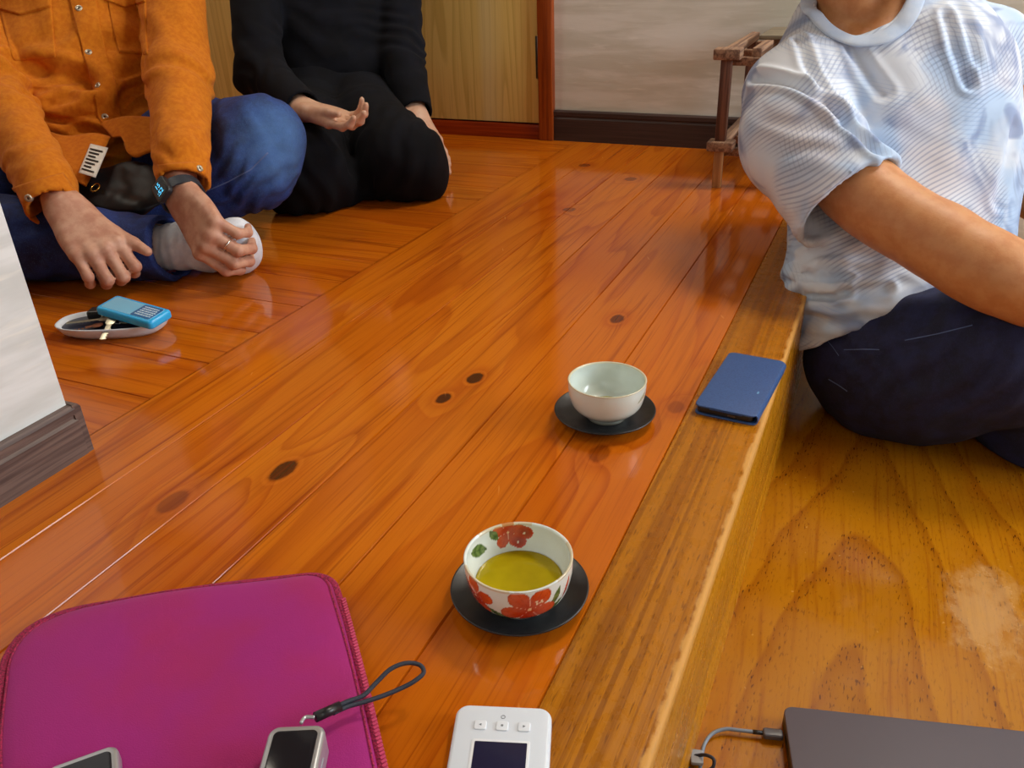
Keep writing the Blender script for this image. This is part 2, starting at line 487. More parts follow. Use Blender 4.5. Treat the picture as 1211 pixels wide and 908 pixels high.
def wood_lower(name):                             # wide flat-sawn board with cathedral figure
    t = T(name); x, y, z = t.sep(t.coord())
    w1 = t.noise(t.vec(x * 7, y * 3.2, 1.0), 1.0, 3, 0.55); w2 = t.noise(t.vec(x * 2.2, y * 1.2, 8.0), 1.0, 1)
    dx = x - 0.045
    v = y * 0.55 + t.f('SQRT', dx * dx + 0.0009) * 2.3 + w1 * 0.16 + w2 * 0.25
    fr = t.f('FRACT', v * 7.2)
    prof = t.ramp(fr, [(0, 0.0), (0.7, 0.35), (0.93, 1.0), (1.0, 0.0)])
    pores = t.noise(t.vec(x * 420.0, y * 90.0, 2.0), 1.0, 2, 0.5); fin = t.noise(t.vec(x * 160.0 + v * 20.0, y * 5.0, 3.0), 1.0, 3, 0.6)
    pz = t.step(fr, 0.45, 0.95) * 0.7 + 0.3
    c = t.mix(prof * 0.6, lin(180, 116, 12), lin(138, 72, 5))
    c = t.mix(t.step(w1, 0.5, 0.75) * 0.4, c, lin(166, 78, 6))
    c = t.mix(t.step(fin, .48, .72) * .45, c, lin(132, 60, 5)); c = t.mix(t.step(pores, 0.57, 0.70) * pz, c, lin(84, 36, 4))
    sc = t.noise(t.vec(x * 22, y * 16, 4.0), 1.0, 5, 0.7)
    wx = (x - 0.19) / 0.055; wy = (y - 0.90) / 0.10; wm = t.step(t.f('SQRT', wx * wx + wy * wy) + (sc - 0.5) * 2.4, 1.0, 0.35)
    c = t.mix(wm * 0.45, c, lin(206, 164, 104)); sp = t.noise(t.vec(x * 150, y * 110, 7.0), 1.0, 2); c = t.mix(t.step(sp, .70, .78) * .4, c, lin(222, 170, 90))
    return t.P(base=c, rough=t.step(sc, 0.35, 0.75) * 0.16 + 0.09 + wm * 0.2, spec=.5, normal=t.bump(pores * -0.6 + sc * 0.8, 0.25, 0.0008))
def wallpaper(name, col, dark):
    t = T(name); x, y, z = t.sep(t.coord())
    n = t.noise(t.vec(x * 3.0 + y * 3.0, y * 2.0, z * 26.0), 1.0, 4, 0.6, 0.3); n2 = t.noise(t.vec(x * 9 + y * 9, 0.0, z * 60.0), 1.0, 3, 0.6)
    n3 = t.noise(t.vec(x * 1.3, y * 1.3, z * 5.0), 1.0, 2)
    c = t.mix(t.step(n, 0.36, 0.64), col, dark); c = t.mix(t.step(n2, 0.55, 0.75) * 0.5, c, lin(240, 238, 228)); c = t.mix(t.step(n3, 0.4, 0.7) * 0.35, c, dark)
    return t.P(base=c, rough=0.85, normal=t.bump(n2 + n, 0.3, 0.002))
def panel_wood(name):
    t = T(name); x, y, z = t.sep(t.coord())
    w = t.noise(t.vec(x * 4.0, 1.0, z * 0.9), 1.0, 2, 0.5)
    v = t.noise(t.vec(x * 7.0, 2.0, z * 0.55), 1.0, 2, 0.4, 0.15)
    fr = t.f('FRACT', v * 16.0)
    ln = t.ramp(fr, [(0, 0.1), (0.6, 0.3), (0.92, 1.0), (1.0, 0.1)])
    stripe = t.step(t.noise(t.vec(x * 8.0 + w * 0.2, 5.0, 0.0), 1.0, 1), 0.55, 0.68)
    fib = t.noise(t.vec(x * 260, 0.0, z * 6), 1, 2)
    c = t.mix(ln * 0.55, lin(226, 196, 112), lin(186, 150, 60)); c = t.mix(stripe * 0.6, c, lin(218, 200, 140)); c = t.mix(t.step(fib, 0.5, 0.8) * 0.3, c, lin(150, 112, 36))
    return t.P(base=c, rough=0.45)
def stained(name, c1, c2, rough=0.35, axis='x', sc=1.0):
    t = T(name); x, y, z = t.sep(t.coord())
    v = {'x': t.vec(x * 4 * sc, y * 90 * sc, z * 150 * sc), 'y': t.vec(x * 150 * sc, y * 4 * sc, z * 150 * sc), 'z': t.vec(x * 120 * sc, y * 120 * sc, z * 4 * sc)}[axis]
    n = t.noise(v, 1.0, 4, 0.65); c = t.mix(t.step(n, 0.35, 0.65), c1, c2)
    return t.P(base=c, rough=rough, normal=t.bump(n, 0.2, 0.0008))
def cloth(name, c1, c2, scale=60.0, weave=900.0, rough=0.9, sheen=0.2, bumpd=0.0006):
    t = T(name); v = t.coord()
    n = t.noise(v, scale, 4, 0.6); w = t.noise(v, weave, 2, 0.6)
    c = t.mix(t.step(n, 0.35, 0.65), c1, c2)
    return t.P(base=c, rough=rough, sheen=sheen, spec=.22, normal=t.bump(w + n * 0.6, 0.5, bumpd))
def denim(name, c1, c2, fade_lit, fc=None, fr=0.1):
    t = T(name); v = t.coord(); x, y, z = t.sep(v)
    n = t.noise(v, 26.0, 4, 0.65); w = t.noise(t.vec(x * 900, y * 900, z * 300), 1.0, 2, 0.6); n2 = t.noise(v, 130.0, 3, 0.7)
    c = t.mix(t.step(n, 0.38, 0.66), c1, c2); c = t.mix(t.step(n2, 0.48, 0.75) * 0.4, c, c2); c = t.mix(t.step(w, 0.5, 0.85) * 0.4, c, fade_lit)
    if fc is not None:                            # light on the knee, painted in as a paler patch
        d = t.f('SQRT', (x - fc[0]) ** 2.0 + (y - fc[1]) ** 2.0 + (z - fc[2]) ** 2.0)
        c = t.mix(t.step(d + n2 * 0.04, fr, fr * 0.25) * 0.55, c, fade_lit)
    return t.P(base=c, rough=0.85, normal=t.bump(w + n2 * 0.8, 0.5, 0.0008))
def skin(name, c1, c2):
    t = T(name); v = t.coord(); n = t.noise(v, 45.0, 4, 0.6); n2 = t.noise(v, 380.0, 3, 0.6)
    c = t.mix(t.step(n, 0.35, 0.68), c1, c2)
    return t.P(base=c, rough=0.5, sss=0.12, ssss=0.01, sssr=(1.0, 0.35, 0.2), normal=t.bump(n2 + n, 0.25, 0.0006))
def tee_print(name):
    """white jersey printed with pale blue clouds and fine wavy line work"""
    t = T(name); v = t.coord(); x, y, z = t.sep(v)
    n = t.noise(v, 7.0, 3, 0.55, 0.6); n2 = t.noise(v, 11.0, 2, 0.5, 1.2); n3 = t.noise(v, 5.0, 1, 0.5)
    c = t.mix(t.step(n, 0.42, 0.62), lin(212, 218, 228), lin(176, 198, 226))
    c = t.mix(t.step(n2, 0.52, 0.68) * 0.75, c, lin(116, 132, 172))
    c = t.mix(t.step(t.noise(v, 9.0, 1), 0.58, 0.7) * 0.5, c, lin(222, 214, 216))
    ph = x * 640.0 - z * 760.0 + n3 * 80.0
    l1 = t.step(t.f('SINE', ph), 0.1, 0.8) * t.step(t.noise(v, 9.0, 1, 0.5), 0.47, 0.60)
    ph2 = x * 900.0 + z * 420.0 + n3 * 60.0 + n2 * 12.0
    l2 = t.step(t.f('SINE', ph2), 0.45, 0.9) * t.step(t.noise(t.vec(x + 3.0, y, z), 7.0, 1, 0.5), 0.52, 0.64)
    ph3 = z * 1100.0 + x * 200.0 + n3 * 20.0
    l3 = t.step(t.f('SINE', ph3), 0.4, 0.9) * t.step(t.noise(t.vec(x, y + 5.0, z), 8.0, 1, 0.5), 0.52, 0.66)
    c = t.mix(l1 * 0.45, c, lin(98, 112, 158)); c = t.mix(l2 * 0.30, c, lin(116, 122, 150)); c = t.mix(l3 * 0.30, c, lin(120, 150, 196))
    w = t.noise(v, 900.0, 2)
    return t.P(base=c, rough=0.85, normal=t.bump(w, 0.3, 0.0005))

M_PLANK = wood_planks('lacquered_pine_boards'); M_PLANKX = wood_planks('lacquered_pine_boards_crosswise', 'x')
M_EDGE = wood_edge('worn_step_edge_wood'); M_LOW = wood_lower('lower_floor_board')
M_WALL = wallpaper('brushed_wallpaper', lin(222, 219, 208), lin(200, 196, 180)); M_PILLAR = wallpaper('white_wallpaper', lin(226, 230, 230), lin(204, 208, 206))
M_PANEL = panel_wood('pale_wood_panel'); M_TRIM = stained('reddish_frame_wood', lin(160, 76, 22), lin(126, 52, 12), 0.35, 'z')
M_SILL = stained('red_sill_wood', lin(150, 52, 10), lin(122, 36, 6), 0.25, 'x')
M_BASE = stained('dark_baseboard_wood', lin(62, 42, 36), lin(44, 28, 24), 0.5, 'x'); M_BASE2 = stained('grey_brown_baseboard_wood', lin(112, 92, 84), lin(72, 54, 50), 0.5, 'y')
M_STEEL = plain('dark_steel', (0.12, 0.11, 0.11), 0.35, 0.9); M_CHROME = plain('polished_metal', (0.75, 0.74, 0.70), 0.18, 1.0)
M_CEIL = stained('ceiling_boards', lin(150, 108, 66), lin(120, 82, 46), .6, 'y')

# ---------------------------------------------------------------- the room
XE, ZL = -0.083, -0.215                            # step edge, lower floor height
def extrude_profile(pts, axis, a, b):
    """profile points (u, z) extruded along axis ('y': u is x, 'x': u is y)"""
    V, F = [], []
    for w in (a, b):
        for u, z in pts: V.append((u, w, z) if axis == 'y' else (w, u, z))
    n = len(pts)
    for i in range(n - 1): F.append((i, i + 1, n + i + 1, n + i))
    return V, F
def boards(u0, width, k, g=0.0014, dep=0.0024):
    pts = []
    for i in range(k):
        a, b = u0 + i * width, u0 + (i + 1) * width
        pts += [(a, -0.012), (a, -dep), (a + g, 0.0), (b - g, 0.0), (b, -dep), (b, -0.012)]
    return pts
va, fa = extrude_profile(boards(-0.8175, 0.1075, 6), 'y', -1.3, 2.27)
vb, fb = extrude_profile(boards(0.6625 - 0.1075 * 20, 0.1075, 35), 'x', -3.1, -0.8175)
vb = [v for v in vb]
V, F = merge((va, fa), (vb, fb), ([(-3.1, -1.3, -.0026), (-.17, -1.3, -.0026), (-.17, 2.27, -.0026), (-3.1, 2.27, -.0026)], [(0, 1, 2, 3)]))
fl = mesh('floor', V, F, [M_PLANK, M_PLANKX], smooth=False); tag(fl, kind='structure')
for i, p in enumerate(fl.data.polygons): p.material_index = 0 if i < len(fa) else 1
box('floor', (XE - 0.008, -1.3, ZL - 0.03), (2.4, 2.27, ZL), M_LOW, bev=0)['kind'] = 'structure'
# the step: top board and its riser
bm = bmesh.new()
pr = [(-0.1725, -0.03), (-0.1725, -0.0015), (-0.1716, 0.0)]
for i in range(9):
    a = PI / 2 * i / 8; pr.append((XE - 0.004 + 0.004 * math.sin(a), -0.004 + 0.004 * math.cos(a)))
pr += [(XE, -0.06), (XE, -0.150), (XE - 0.0006, -0.1515), (XE, -0.153), (XE, ZL - 0.02)]
V, F = extrude_profile(pr, 'y', -1.3, 2.27)
st = mesh('trim_1', V, F, M_EDGE); sharp(st, 50); st['kind'] = 'structure'
def wall(name, lo, hi, mat):
    o = box(name, lo, hi, mat, bev=0); o['kind'] = 'structure'; return o
WY = 2.27
wall('wall_back', (-0.885, WY, ZL - 0.03), (2.4, WY + 0.12, 2.42), M_WALL)
wall('wall_back', (-3.1, WY + 0.03, -0.03), (-0.885, WY + 0.12, 2.42), M_PILLAR)
wall('wall_left', (-0.925, -1.3, -0.012), (-0.796, 0.535, 2.42), M_PILLAR)
wall('wall_left', (-3.2, -1.3, -0.03), (-3.1, WY + 0.12, 2.42), M_PILLAR)
wall('ceiling', (-3.2, -1.4, 2.42), (2.5, WY + 0.12, 2.5), M_CEIL)
wall('wall_front', (-3.2, -1.42, ZL - 0.03), (2.5, -1.3, 2.42), M_WALL)
# right wall with a wide window
WX, wy0, wy1, wz0, wz1 = 2.4, 1.05, 2.22, 0.25, 1.9
bm = bmesh.new()
for lo, hi in (((WX, -1.3, ZL - .03), (WX + .12, wy0, 2.42)), ((WX, wy1, ZL - .03), (WX + .12, WY + .12, 2.42)), ((WX, wy0, ZL - .03), (WX + .12, wy1, wz0)), ((WX, wy0, wz1), (WX + .12, wy1, 2.42))):
    bm_box(bm, lo, hi)
from_bm('wall_right', bm, M_PILLAR)['kind'] = 'structure'
bm = bmesh.new()
for lo, hi in (((WX, wy0, wz0), (WX + .05, wy0 + .04, wz1)), ((WX, wy1 - .04, wz0), (WX + .05, wy1, wz1)), ((WX, wy0, wz0), (WX + .05, wy1, wz0 + .04)), ((WX, wy0, wz1 - .04), (WX + .05, wy1, wz1)), ((WX, (wy0 + wy1) / 2 - .025, wz0), (WX + .05, (wy0 + wy1) / 2 + .025, wz1))):
    bm_box(bm, lo, hi, .003)
from_bm('window_1', bm, M_TRIM)['kind'] = 'structure'
# baseboards
def board_profile(name, pts, axis, a, b, mat):
    n = len(pts); V = []
    for w in (a, b):
        for u, z in pts: V.append((u, w, z) if axis == 'y' else (w, u, z))
    F = [(i, (i + 1) % n, n + (i + 1) % n, n + i) for i in range(n)] + [tuple(range(n))[::-1], tuple(range(n, 2 * n))]
    o = mesh(name, V, F, mat, smooth=False); o['kind'] = 'structure'; return o
board_profile('baseboard_back', [(WY, 0), (WY - .012, 0), (WY - .012, .060), (WY - .0095, .064), (WY - .0095, .067), (WY - .012, .069), (WY - .012, .079), (WY - .007, .083), (WY, .083)], 'x', -0.883, XE, M_BASE)
hb = 0.062
board_profile('baseboard_left', [(-.796, 0), (-.786, 0), (-.786, hb * .70), (-.789, hb * .75), (-.789, hb * .80), (-.786, hb * .83), (-.786, hb * .93), (-.789, hb), (-.796, hb)], 'y', -1.3, 0.537, M_BASE2)
board_profile('baseboard_left', [(.535, 0), (.545, 0), (.545, hb * .93), (.542, hb), (.535, hb)], 'x', -0.925, -0.787, M_BASE2)
# panelled door in the back wall, with frame post, sill and hinge
box('trim_2', (-0.925, WY - 0.022, 0), (-0.883, WY + 0.03, 2.0), M_TRIM, bev=.003)['kind'] = 'structure'
box('trim_3', (-3.1, WY - 0.012, -.002), (-0.925, WY + 0.03, 0.040), M_SILL, bev=.002)['kind'] = 'structure'
box('trim_4', (-3.1, WY - 0.022, 2.0), (-0.883, WY + 0.03, 2.05), M_TRIM, bev=.003)['kind'] = 'structure'
for i, (x0, x1) in enumerate(((-1.66, -0.928), (-2.40, -1.664))):
    d = box('door_%d' % (i + 1), (x0, WY - 0.006, 0.044), (x1, WY + 0.028, 1.998), M_PANEL, bev=.002); d['kind'] = 'structure'
    if i == 0:
        bm = bmesh.new(); bm_box(bm, (-0.936, WY - .0085, .165), (-0.921, WY - .0055, .275), .0008)
        h = from_bm('hinge', bm, M_STEEL, d); sharp(h)
        V, F = tube_arrays([(-0.9265, WY - .010, .165), (-0.9265, WY - .010, .275)], .0045, 10)
        mesh('hinge_pin', V, F, M_STEEL, h)

# ---------------------------------------------------------------- teacups and saucers
def porcelain(name):
    t = T(name); v = t.coord(); n = t.noise(v, 60.0, 3); n2 = t.noise(v, 700.0, 2)
    c = t.mix(0.5, t.attr('paint'), t.attr('paint'))
    c = t.mix(t.step(n, .4, .7) * .10, c, lin(206, 206, 186))
    return t.P(base=c, rough=0.16, coat=0.4, coatr=.06, normal=t.bump(n2 + n * 3, .12, .0004))
M_PORC = porcelain('glazed_porcelain')
M_LACQ = (lambda t: t.P(base=lin(30, 31, 36), rough=t.step(t.noise(t.coord(), 120.0, 3), .3, .7) * .1 + .32, spec=.5))(T('black_lacquer'))
def cup_mesh(name, Rr, Hh, paint, foot=.0225):
    # outside profile bottom -> rim -> inside down to centre
    out = [(0.0, .0035), (foot - .003, .0035), (foot - .002, 0.0), (foot, 0.0), (foot + .0005, .004)]
    bx = [(foot + .003, .0060), (.70 * Rr, .0098), (.87 * Rr, .0180), (.945 * Rr, .028), (.98 * Rr, .038), (Rr - .0008, Hh - .0012)]
    out += [tuple(p) for p in smooth_path([np.array(out[-1])] + [np.array(b) for b in bx], 9)[1:]]
    rim = [(Rr - .0004, Hh - .0004), (Rr - .0012, Hh), (Rr - .0024, Hh - .0004), (Rr - .0029, Hh - .0014)]
    inn = smooth_path([np.array(rim[-1]), np.array((.93 * Rr, .040)), np.array((.88 * Rr, .031)), np.array((.79 * Rr, .022)), np.array((.60 * Rr, .0135)), np.array((.25 * Rr, .0095)), np.array((0.0, .009))], 9)[1:]
    prof = out + rim + [tuple(p) for p in inn]
    n = 360; V, F = lathe_arrays(prof, n)
    k = len(prof); nout = len(out) + 1
    me = bpy.data.meshes.new(name); me.from_pydata(V, [], F); me.update()
    col = np.ones((len(V), 4), np.float32)
    for i in range(n):
        th = 2 * PI * i / n
        for q in range(k):
            r, z = prof[q]; col[i * k + q, :3] = paint(th, r, z, q < nout)
    at_ = me.attributes.new('paint', 'FLOAT_COLOR', 'POINT'); at_.data.foreach_set('color', col.ravel())
    return me
def adiff(a, b): return (a - b + PI) % (2 * PI) - PI
def mixc(a, b, t): return tuple(a[i] + (b[i] - a[i]) * t for i in range(3))
WHITE = lin(228, 236, 230)
RED, RED2, ORG, GRN, GRN2, GOLD = lin(196, 48, 14), lin(150, 26, 8), lin(226, 96, 34), lin(66, 96, 44), lin(104, 132, 70), lin(206, 176, 110)
TH_CAM = math.atan2(-.49, .225)
def flower(u, v, cu, cv, R0, rot, petals=5, sharpn=.75):
    a, b = u - cu, v - cv; r = math.hypot(a, b); ph = math.atan2(b, a) + rot
    lob = abs(math.cos(petals / 2 * ph)) ** sharpn
    lim = R0 * (.50 + .50 * lob)
    if r > lim: return None
    q = r / R0
    c = mixc(ORG, RED, min(1, max(0, 1.25 - q)))
    c = mixc(c, RED2, max(0, .75 - 1.6 * q) * .5)
    vein = abs(((ph * petals / (2 * PI)) % 1) - .5)
    if lob < .12 and q > .1: c = mixc(c, lin(240, 190, 170), .8)
    if (abs(((ph * petals * 4 / (2 * PI)) % 1) - .5) < .05) and q > .25: c = mixc(c, RED2, .4)
    if q < .07: c = lin(240, 200, 160)
    if lim - r < R0 * .05: c = mixc(c, RED2, .5)
    return c
def leaf(u, v, cu, cv, L, W, ang):
    a, b = u - cu, v - cv; ca, sa = math.cos(ang), math.sin(ang)
    s, w = a * ca + b * sa, -a * sa + b * ca
    if abs(s) > L: return None
    ww = W * (1 - (s / L) ** 2)
    if abs(w) > ww: return None
    c = mixc(GRN, GRN2, .5 + .5 * math.sin(s * 900 + abs(w) * 600))
    return mixc(c, lin(40, 60, 30), .6) if abs(w) < W * .08 else c
def paint_flower(th, r, z, outer):
    d = adiff(th, TH_CAM); c = WHITE
    if outer:
        u, v = d * .040, z
        if z < .006: return WHITE
        for args in ((-.012, .0165, .022, .0038, -.5), (-.030, .017, .014, .004, -.25), (.026, .019, .013, .004, .6), (.029, .033, .010, .0032, 1.25), (-.060, .020, .016, .004, .6), (.075, .022, .018, .004, -.5), (.10, .030, .014, .004, .8)):
            q = leaf(u, v, *args); c = q if q else c
        for args in ((.007, .0290, .0225, .35), (-.038, .031, .0185, .9), (.080, .032, .016, .1), (-.092, .029, .017, .4)):
            q = flower(u, v, *args); c = q if q else c
        q = leaf(u, v, .0415, .034, .011, .0022, 1.2)
        if q: c = RED
        for a, b in ((.012, .0365), (.0145, .0345), (.0125, .034), (.016, .0365), (.0165, .0345)):
            if math.hypot(u - a, v - b) < .0009: c = lin(246, 226, 190)
    else:
        d2 = adiff(th, TH_CAM + PI)                # far inside wall; + = image left
        u, v = d2 * .041, z
        q = flower(u, v, .008, .0400, .0150, .9); c = q if q else c
        for a, b, R0 in ((-.0065, .0395, .0062), (-.001, .0315, .006)):
            q = math.hypot((u - a) * .9, v - b)
            if q < R0: c = mixc(RED2, RED, q / R0)
            if math.hypot(u - a - .001, v - b + .001) < .0009: c = lin(246, 230, 210)
        for args in ((.040, .036, .011, .0055, .35), (.021, .041, .007, .0035, 1.0)):
            q = leaf(u, v, *args); c = q if q else c
    if z > .0470 and r > .042:
        c = mixc(c, GOLD if math.sin(th * 3 + 1.0) > -.2 else WHITE, .55)
    return c
def paint_plain(th, r, z, outer):
    d = adiff(th, math.atan2(-.82, .255)); c = lin(216, 228, 222)
    if outer:
        u, v = d * .04, z
        q = leaf(u, v, .045, .037, .010, .0028, .5); c = mixc(c, GRN2, .6) if q else c
        q = leaf(u, v, .052, .034, .008, .002, -.3); c = mixc(c, lin(190, 180, 130), .5) if q else c
        if z < .004: c = lin(196, 190, 170)
    if z > .0472 and r > .042: c = mixc(c, lin(212, 190, 130), .55)
    return c
SP = [(.0, .0045), (.024, .0045), (.026, 0.0), (.030, 0.0), (.032, .0035), (.048, .0065), (.056, .0098), (.0590, .0120), (.0594, .0130), (.0588, .0137), (.0578, .0134), (.054, .0112), (.046, .0085), (.036, .0070), (.0, .0068)]
V, F = lathe_arrays(SP, 128)
sm = bpy.data.meshes.new('saucer'); sm.from_pydata(V, [], F); sm.update()
C1, C2 = A(-.2315, .5005, 0), A(-.2590, .8180, 0)
s1 = link('saucer', sm, M_LACQ); s1.location = C1
tag(s1, 'black lacquer saucer under the flower-painted teacup', 'saucer', 'black saucers')
s2 = s1.copy(); S.collection.objects.link(s2); s2.location = C2
tag(s2, 'black lacquer saucer under the plain white teacup', 'saucer', 'black saucers')
c1 = link('teacup', cup_mesh('teacup', .0455, .0490, paint_flower), M_PORC); c1.location = C1 + A(.005, -.011, .0070)
tag(c1, 'white teacup painted with red flowers, full of green tea', 'teacup', 'porcelain teacups')
c2 = link('teacup', cup_mesh('teacup', .0455, .0490, paint_plain), M_PORC); c2.location = C2 + A(.004, -.006, .0070)
tag(c2, 'plain white teacup standing near the blue phone case', 'teacup', 'porcelain teacups')
tea_p = [(0.0, .0092), (.25 * .0455, .0098), (.60 * .0455, .0138), (.79 * .0455, .0223), (.805 * .0455, .0238), (.80 * .0455, .0240), (.75 * .0455, .0237), (.0, .0237)]
V, F = lathe_arrays([(max(r - .0003, 0), z + .0002) for r, z in tea_p], 96)
M_TEA = (lambda t: t.P(base=t.mix(t.step(t.noise(t.coord(), 40.0, 2), .35, .7), lin(178, 158, 18), lin(166, 148, 16)), rough=0.04, ior=1.33, spec=.5))(T('green_tea'))
te = mesh('green_tea', V, F, M_TEA); te.location = c1.location
tag(te, 'yellow green tea filling the flower-painted cup', 'tea')
te2p = [(0.0, .0092), (.25 * .0455, .0098), (.50 * .0455, .0128), (.505 * .0455, .0136), (.0, .0136)]
V, F = lathe_arrays([(max(r - .0003, 0), z + .0002) for r, z in te2p], 96)
te2 = mesh('green_tea', V, F, M_TEA); te2.location = c2.location
tag(te2, 'last sip of tea in the bottom of the plain white cup', 'tea')

# ---------------------------------------------------------------- rounded plates (devices, cases)
def rplate(bm, L, W, H, rc, re=0.001, z0=0.0, seg=8, eseg=4, mtx=None, mi=0, topdrop=None):
    """rounded-corner slab, centre at origin, L along x, W along y, top edge rounded by re"""
    rings = []
    levels = [(0, z0 + re * .5)] if False else []
    prof = [(re * .6, z0)] + [(re * .6 * (1 - math.sin(a)) if False else re * .6 * (1 - math.sin(a)), z0 + re * .6 * (1 - math.cos(a))) for a in [PI / 2 * i / 3 for i in range(1, 4)]]
    prof += [(re * (1 - math.cos(a)), z0 + H - re + re * math.sin(a)) for a in [PI / 2 * i / eseg for i in range(eseg + 1)]]
    for ins, z in prof:
        ring = []
        r = max(rc - ins, 1e-5); hx, hy = L / 2 - ins - r, W / 2 - ins - r
        for q, (sx, sy) in enumerate(((1, 1), (-1, 1), (-1, -1), (1, -1))):
            for i in range(seg + 1):
                a = PI / 2 * (q + i / seg)
                p = Vector((sx * hx + r * math.cos(a), sy * hy + r * math.sin(a), z))
                ring.append(bm.verts.new(mtx @ p if mtx is not None else p))
        rings.append(ring)
    n = len(rings[0])
    for a, b in zip(rings[:-1], rings[1:]):
        for i in range(n): f = bm.faces.new((a[i], a[(i + 1) % n], b[(i + 1) % n], b[i])); f.material_index = mi
    f = bm.faces.new(rings[-1]); f.material_index = mi; f = bm.faces.new(list(reversed(rings[0]))); f.material_index = mi
def plate(name, L, W, H, rc, re, mtx, mat, parent=None, z0=0.0):
    bm = bmesh.new(); rplate(bm, L, W, H, rc, re, z0, mtx=mtx); return sharp(from_bm(name, bm, mat, parent), 35)
M_GLASSB = plain('dark_screen_glass', (0.012, 0.012, 0.016), 0.12)
M_WPLAST = plain('white_plastic', lin(222, 230, 240), 0.32); M_GREYPL = plain('grey_plastic', lin(150, 154, 160), .4)
M_SILVER = plain('brushed_silver', lin(186, 188, 190), 0.3, 0.6); M_BLK = plain('black_plastic', (.012, .012, .014), .35)

# blue phone in a folding case on the step edge
c0 = [atz(823, 488, .004), atz(893, 500, .004), atz(936, 430, .008), atz(860, 419, .008)]
ax_l = nrm((c0[3] - c0[0]) + (c0[2] - c0[1])); ax_l[2] = 0; ax_w = nrm(np.cross(A(0, 0, 1), ax_l))
ctr = A(-.1215, .940, 0)
ph = empty('phone', ctr, 'blue folding phone case lying shut on the step edge', 'phone')
mx = frame(ctr, ax_l)
L_, W_ = .157, .0735
M_BLUE = (lambda t: t.P(base=t.mix(t.step(t.noise(t.coord(), 500.0, 2), .4, .7), lin(52, 84, 138), lin(44, 72, 122)), rough=.42, normal=t.bump(t.noise(t.coord(), 900.0, 2), .15, .0004)))(T('blue_case_leather'))
plate('back_cover', L_, W_, .0022, .008, .0008, mx, M_BLUE, ph)
plate('handset', L_ - .004, W_ - .006, .0082, .007, .002, mx @ Matrix.Translation((0, .001, 0)), M_BLK, ph, z0=.0022)
plate('front_cover', L_, W_ - .001, .0022, .008, .0010, mx @ Matrix.Translation((0, 0.0005, 0)), M_BLUE, ph, z0=.0104)
sp = [(math.cos(a) * .0062, math.sin(a) * .0062 + .0063) for a in [PI / 2 + PI * i / 14 for i in range(15)]]
bm = bmesh.new(); rr = []
for xx in (-L_ / 2 + .004, L_ / 2 - .004):
    o_ = [bm.verts.new(mx @ Vector((xx, -W_ / 2 + .0035 + p * .72, q))) for p, q in sp]; i_ = [bm.verts.new(mx @ Vector((xx, -W_ / 2 + .0035 + p * .50, .0063 + (q - .0063) * .72))) for p, q in sp]
    rr.append(o_ + i_[::-1])
for i in range(len(rr[0])): j = (i + 1) % len(rr[0]); bm.faces.new((rr[0][i], rr[0][j], rr[1][j], rr[1][i]))
bm.faces.new(rr[0]); bm.faces.new(rr[1][::-1])
sharp(from_bm('spine', bm, M_BLUE, ph), 50)
bm = bmesh.new(); bm_box(bm, (-L_ / 2 - .0004, -.020, .0098), (-L_ / 2 + .012, .018, .0105), .0002, mtx=mx); sharp(from_bm('cover_flap', bm, M_BLUE, ph))
bm = bmesh.new(); bm_box(bm, (-L_ / 2 + .0012, -.012, .0045), (-L_ / 2 + .0021, -.003, .0072), .0003, mtx=mx); sharp(from_bm('charging_port', bm, M_STEEL, ph))
bm = bmesh.new(); rplate(bm, .006, .0022, .0003, .001, .0001, .0126, mtx=mx @ Matrix.Translation((-.020, -.024, 0))); from_bm('emblem', bm, plain('pale_foil', lin(110, 160, 200), .3), ph)

# white handheld meter in front
m0, m1 = atz(541, 831, .012), atz(653, 836, .012)
ax_w = nrm(m1 - m0); ax_l = nrm(np.cross(A(0, 0, 1), ax_w)); WM = np.linalg.norm(m1 - m0); LM = .112
ctr = (m0 + m1) / 2 - ax_l * LM / 2; ctr[2] = 0
mt = empty('handheld_meter', ctr, 'white handheld meter with three buttons and a dark display', 'meter')
mx = frame(ctr, ax_w)
plate('housing', WM, LM, .0118, .0095, .003, mx, M_WPLAST, mt)
def local_plate(name, x, y, L, W, H, rc, re, z0, mat, par): return plate(name, L, W, H, rc, re, mx @ Matrix.Translation((x, y, 0)), mat, par, z0)
M_MARK = plain('grey_print', lin(120, 126, 134), .5)
for i, dx in enumerate((-.0155, 0, .0155)):
    b = local_plate('button', dx, LM / 2 - .0185, .0088, .0078, .0014, .0016, .0006, .0114, plain('button_white', lin(232, 238, 246), .3), mt)
    bm = bmesh.new()
    if i == 1: rplate(bm, .0016, .0016, .00015, .0003, .00005, .0128, mtx=mx @ Matrix.Translation((dx, LM / 2 - .0185, 0)))
    else:
        s_ = -1 if i == 0 else 1; zz = .01295
        vs = [bm.verts.new(mx @ Vector((dx + s_ * p, LM / 2 - .0185 + q, z))) for z in (.0127, zz) for p, q in ((.0010, 0), (-.0008, .0010), (-.0008, -.0010))]
        bm.faces.new(vs[:3]); bm.faces.new(vs[3:]); [bm.faces.new((vs[k], vs[(k + 1) % 3], vs[3 + (k + 1) % 3], vs[3 + k])) for k in range(3)]
    from_bm('arrow_mark' if i != 1 else 'square_mark', bm, M_MARK, b)
V, F = lathe_arrays([(.0012, 0), (.0012, .0003), (.0016, .0003), (.0016, 0)], 20, closed=True)
mesh('indicator', [mx @ Vector((v[0], v[1] + LM / 2 - .0105, v[2] + .0117)) for v in V], F, M_MARK, mt)
scr = local_plate('display_bezel', 0.0005, LM / 2 - .056, .0405, .052, .0006, .0016, .0002, .0116, plain('bezel_white', lin(240, 244, 250), .25), mt)
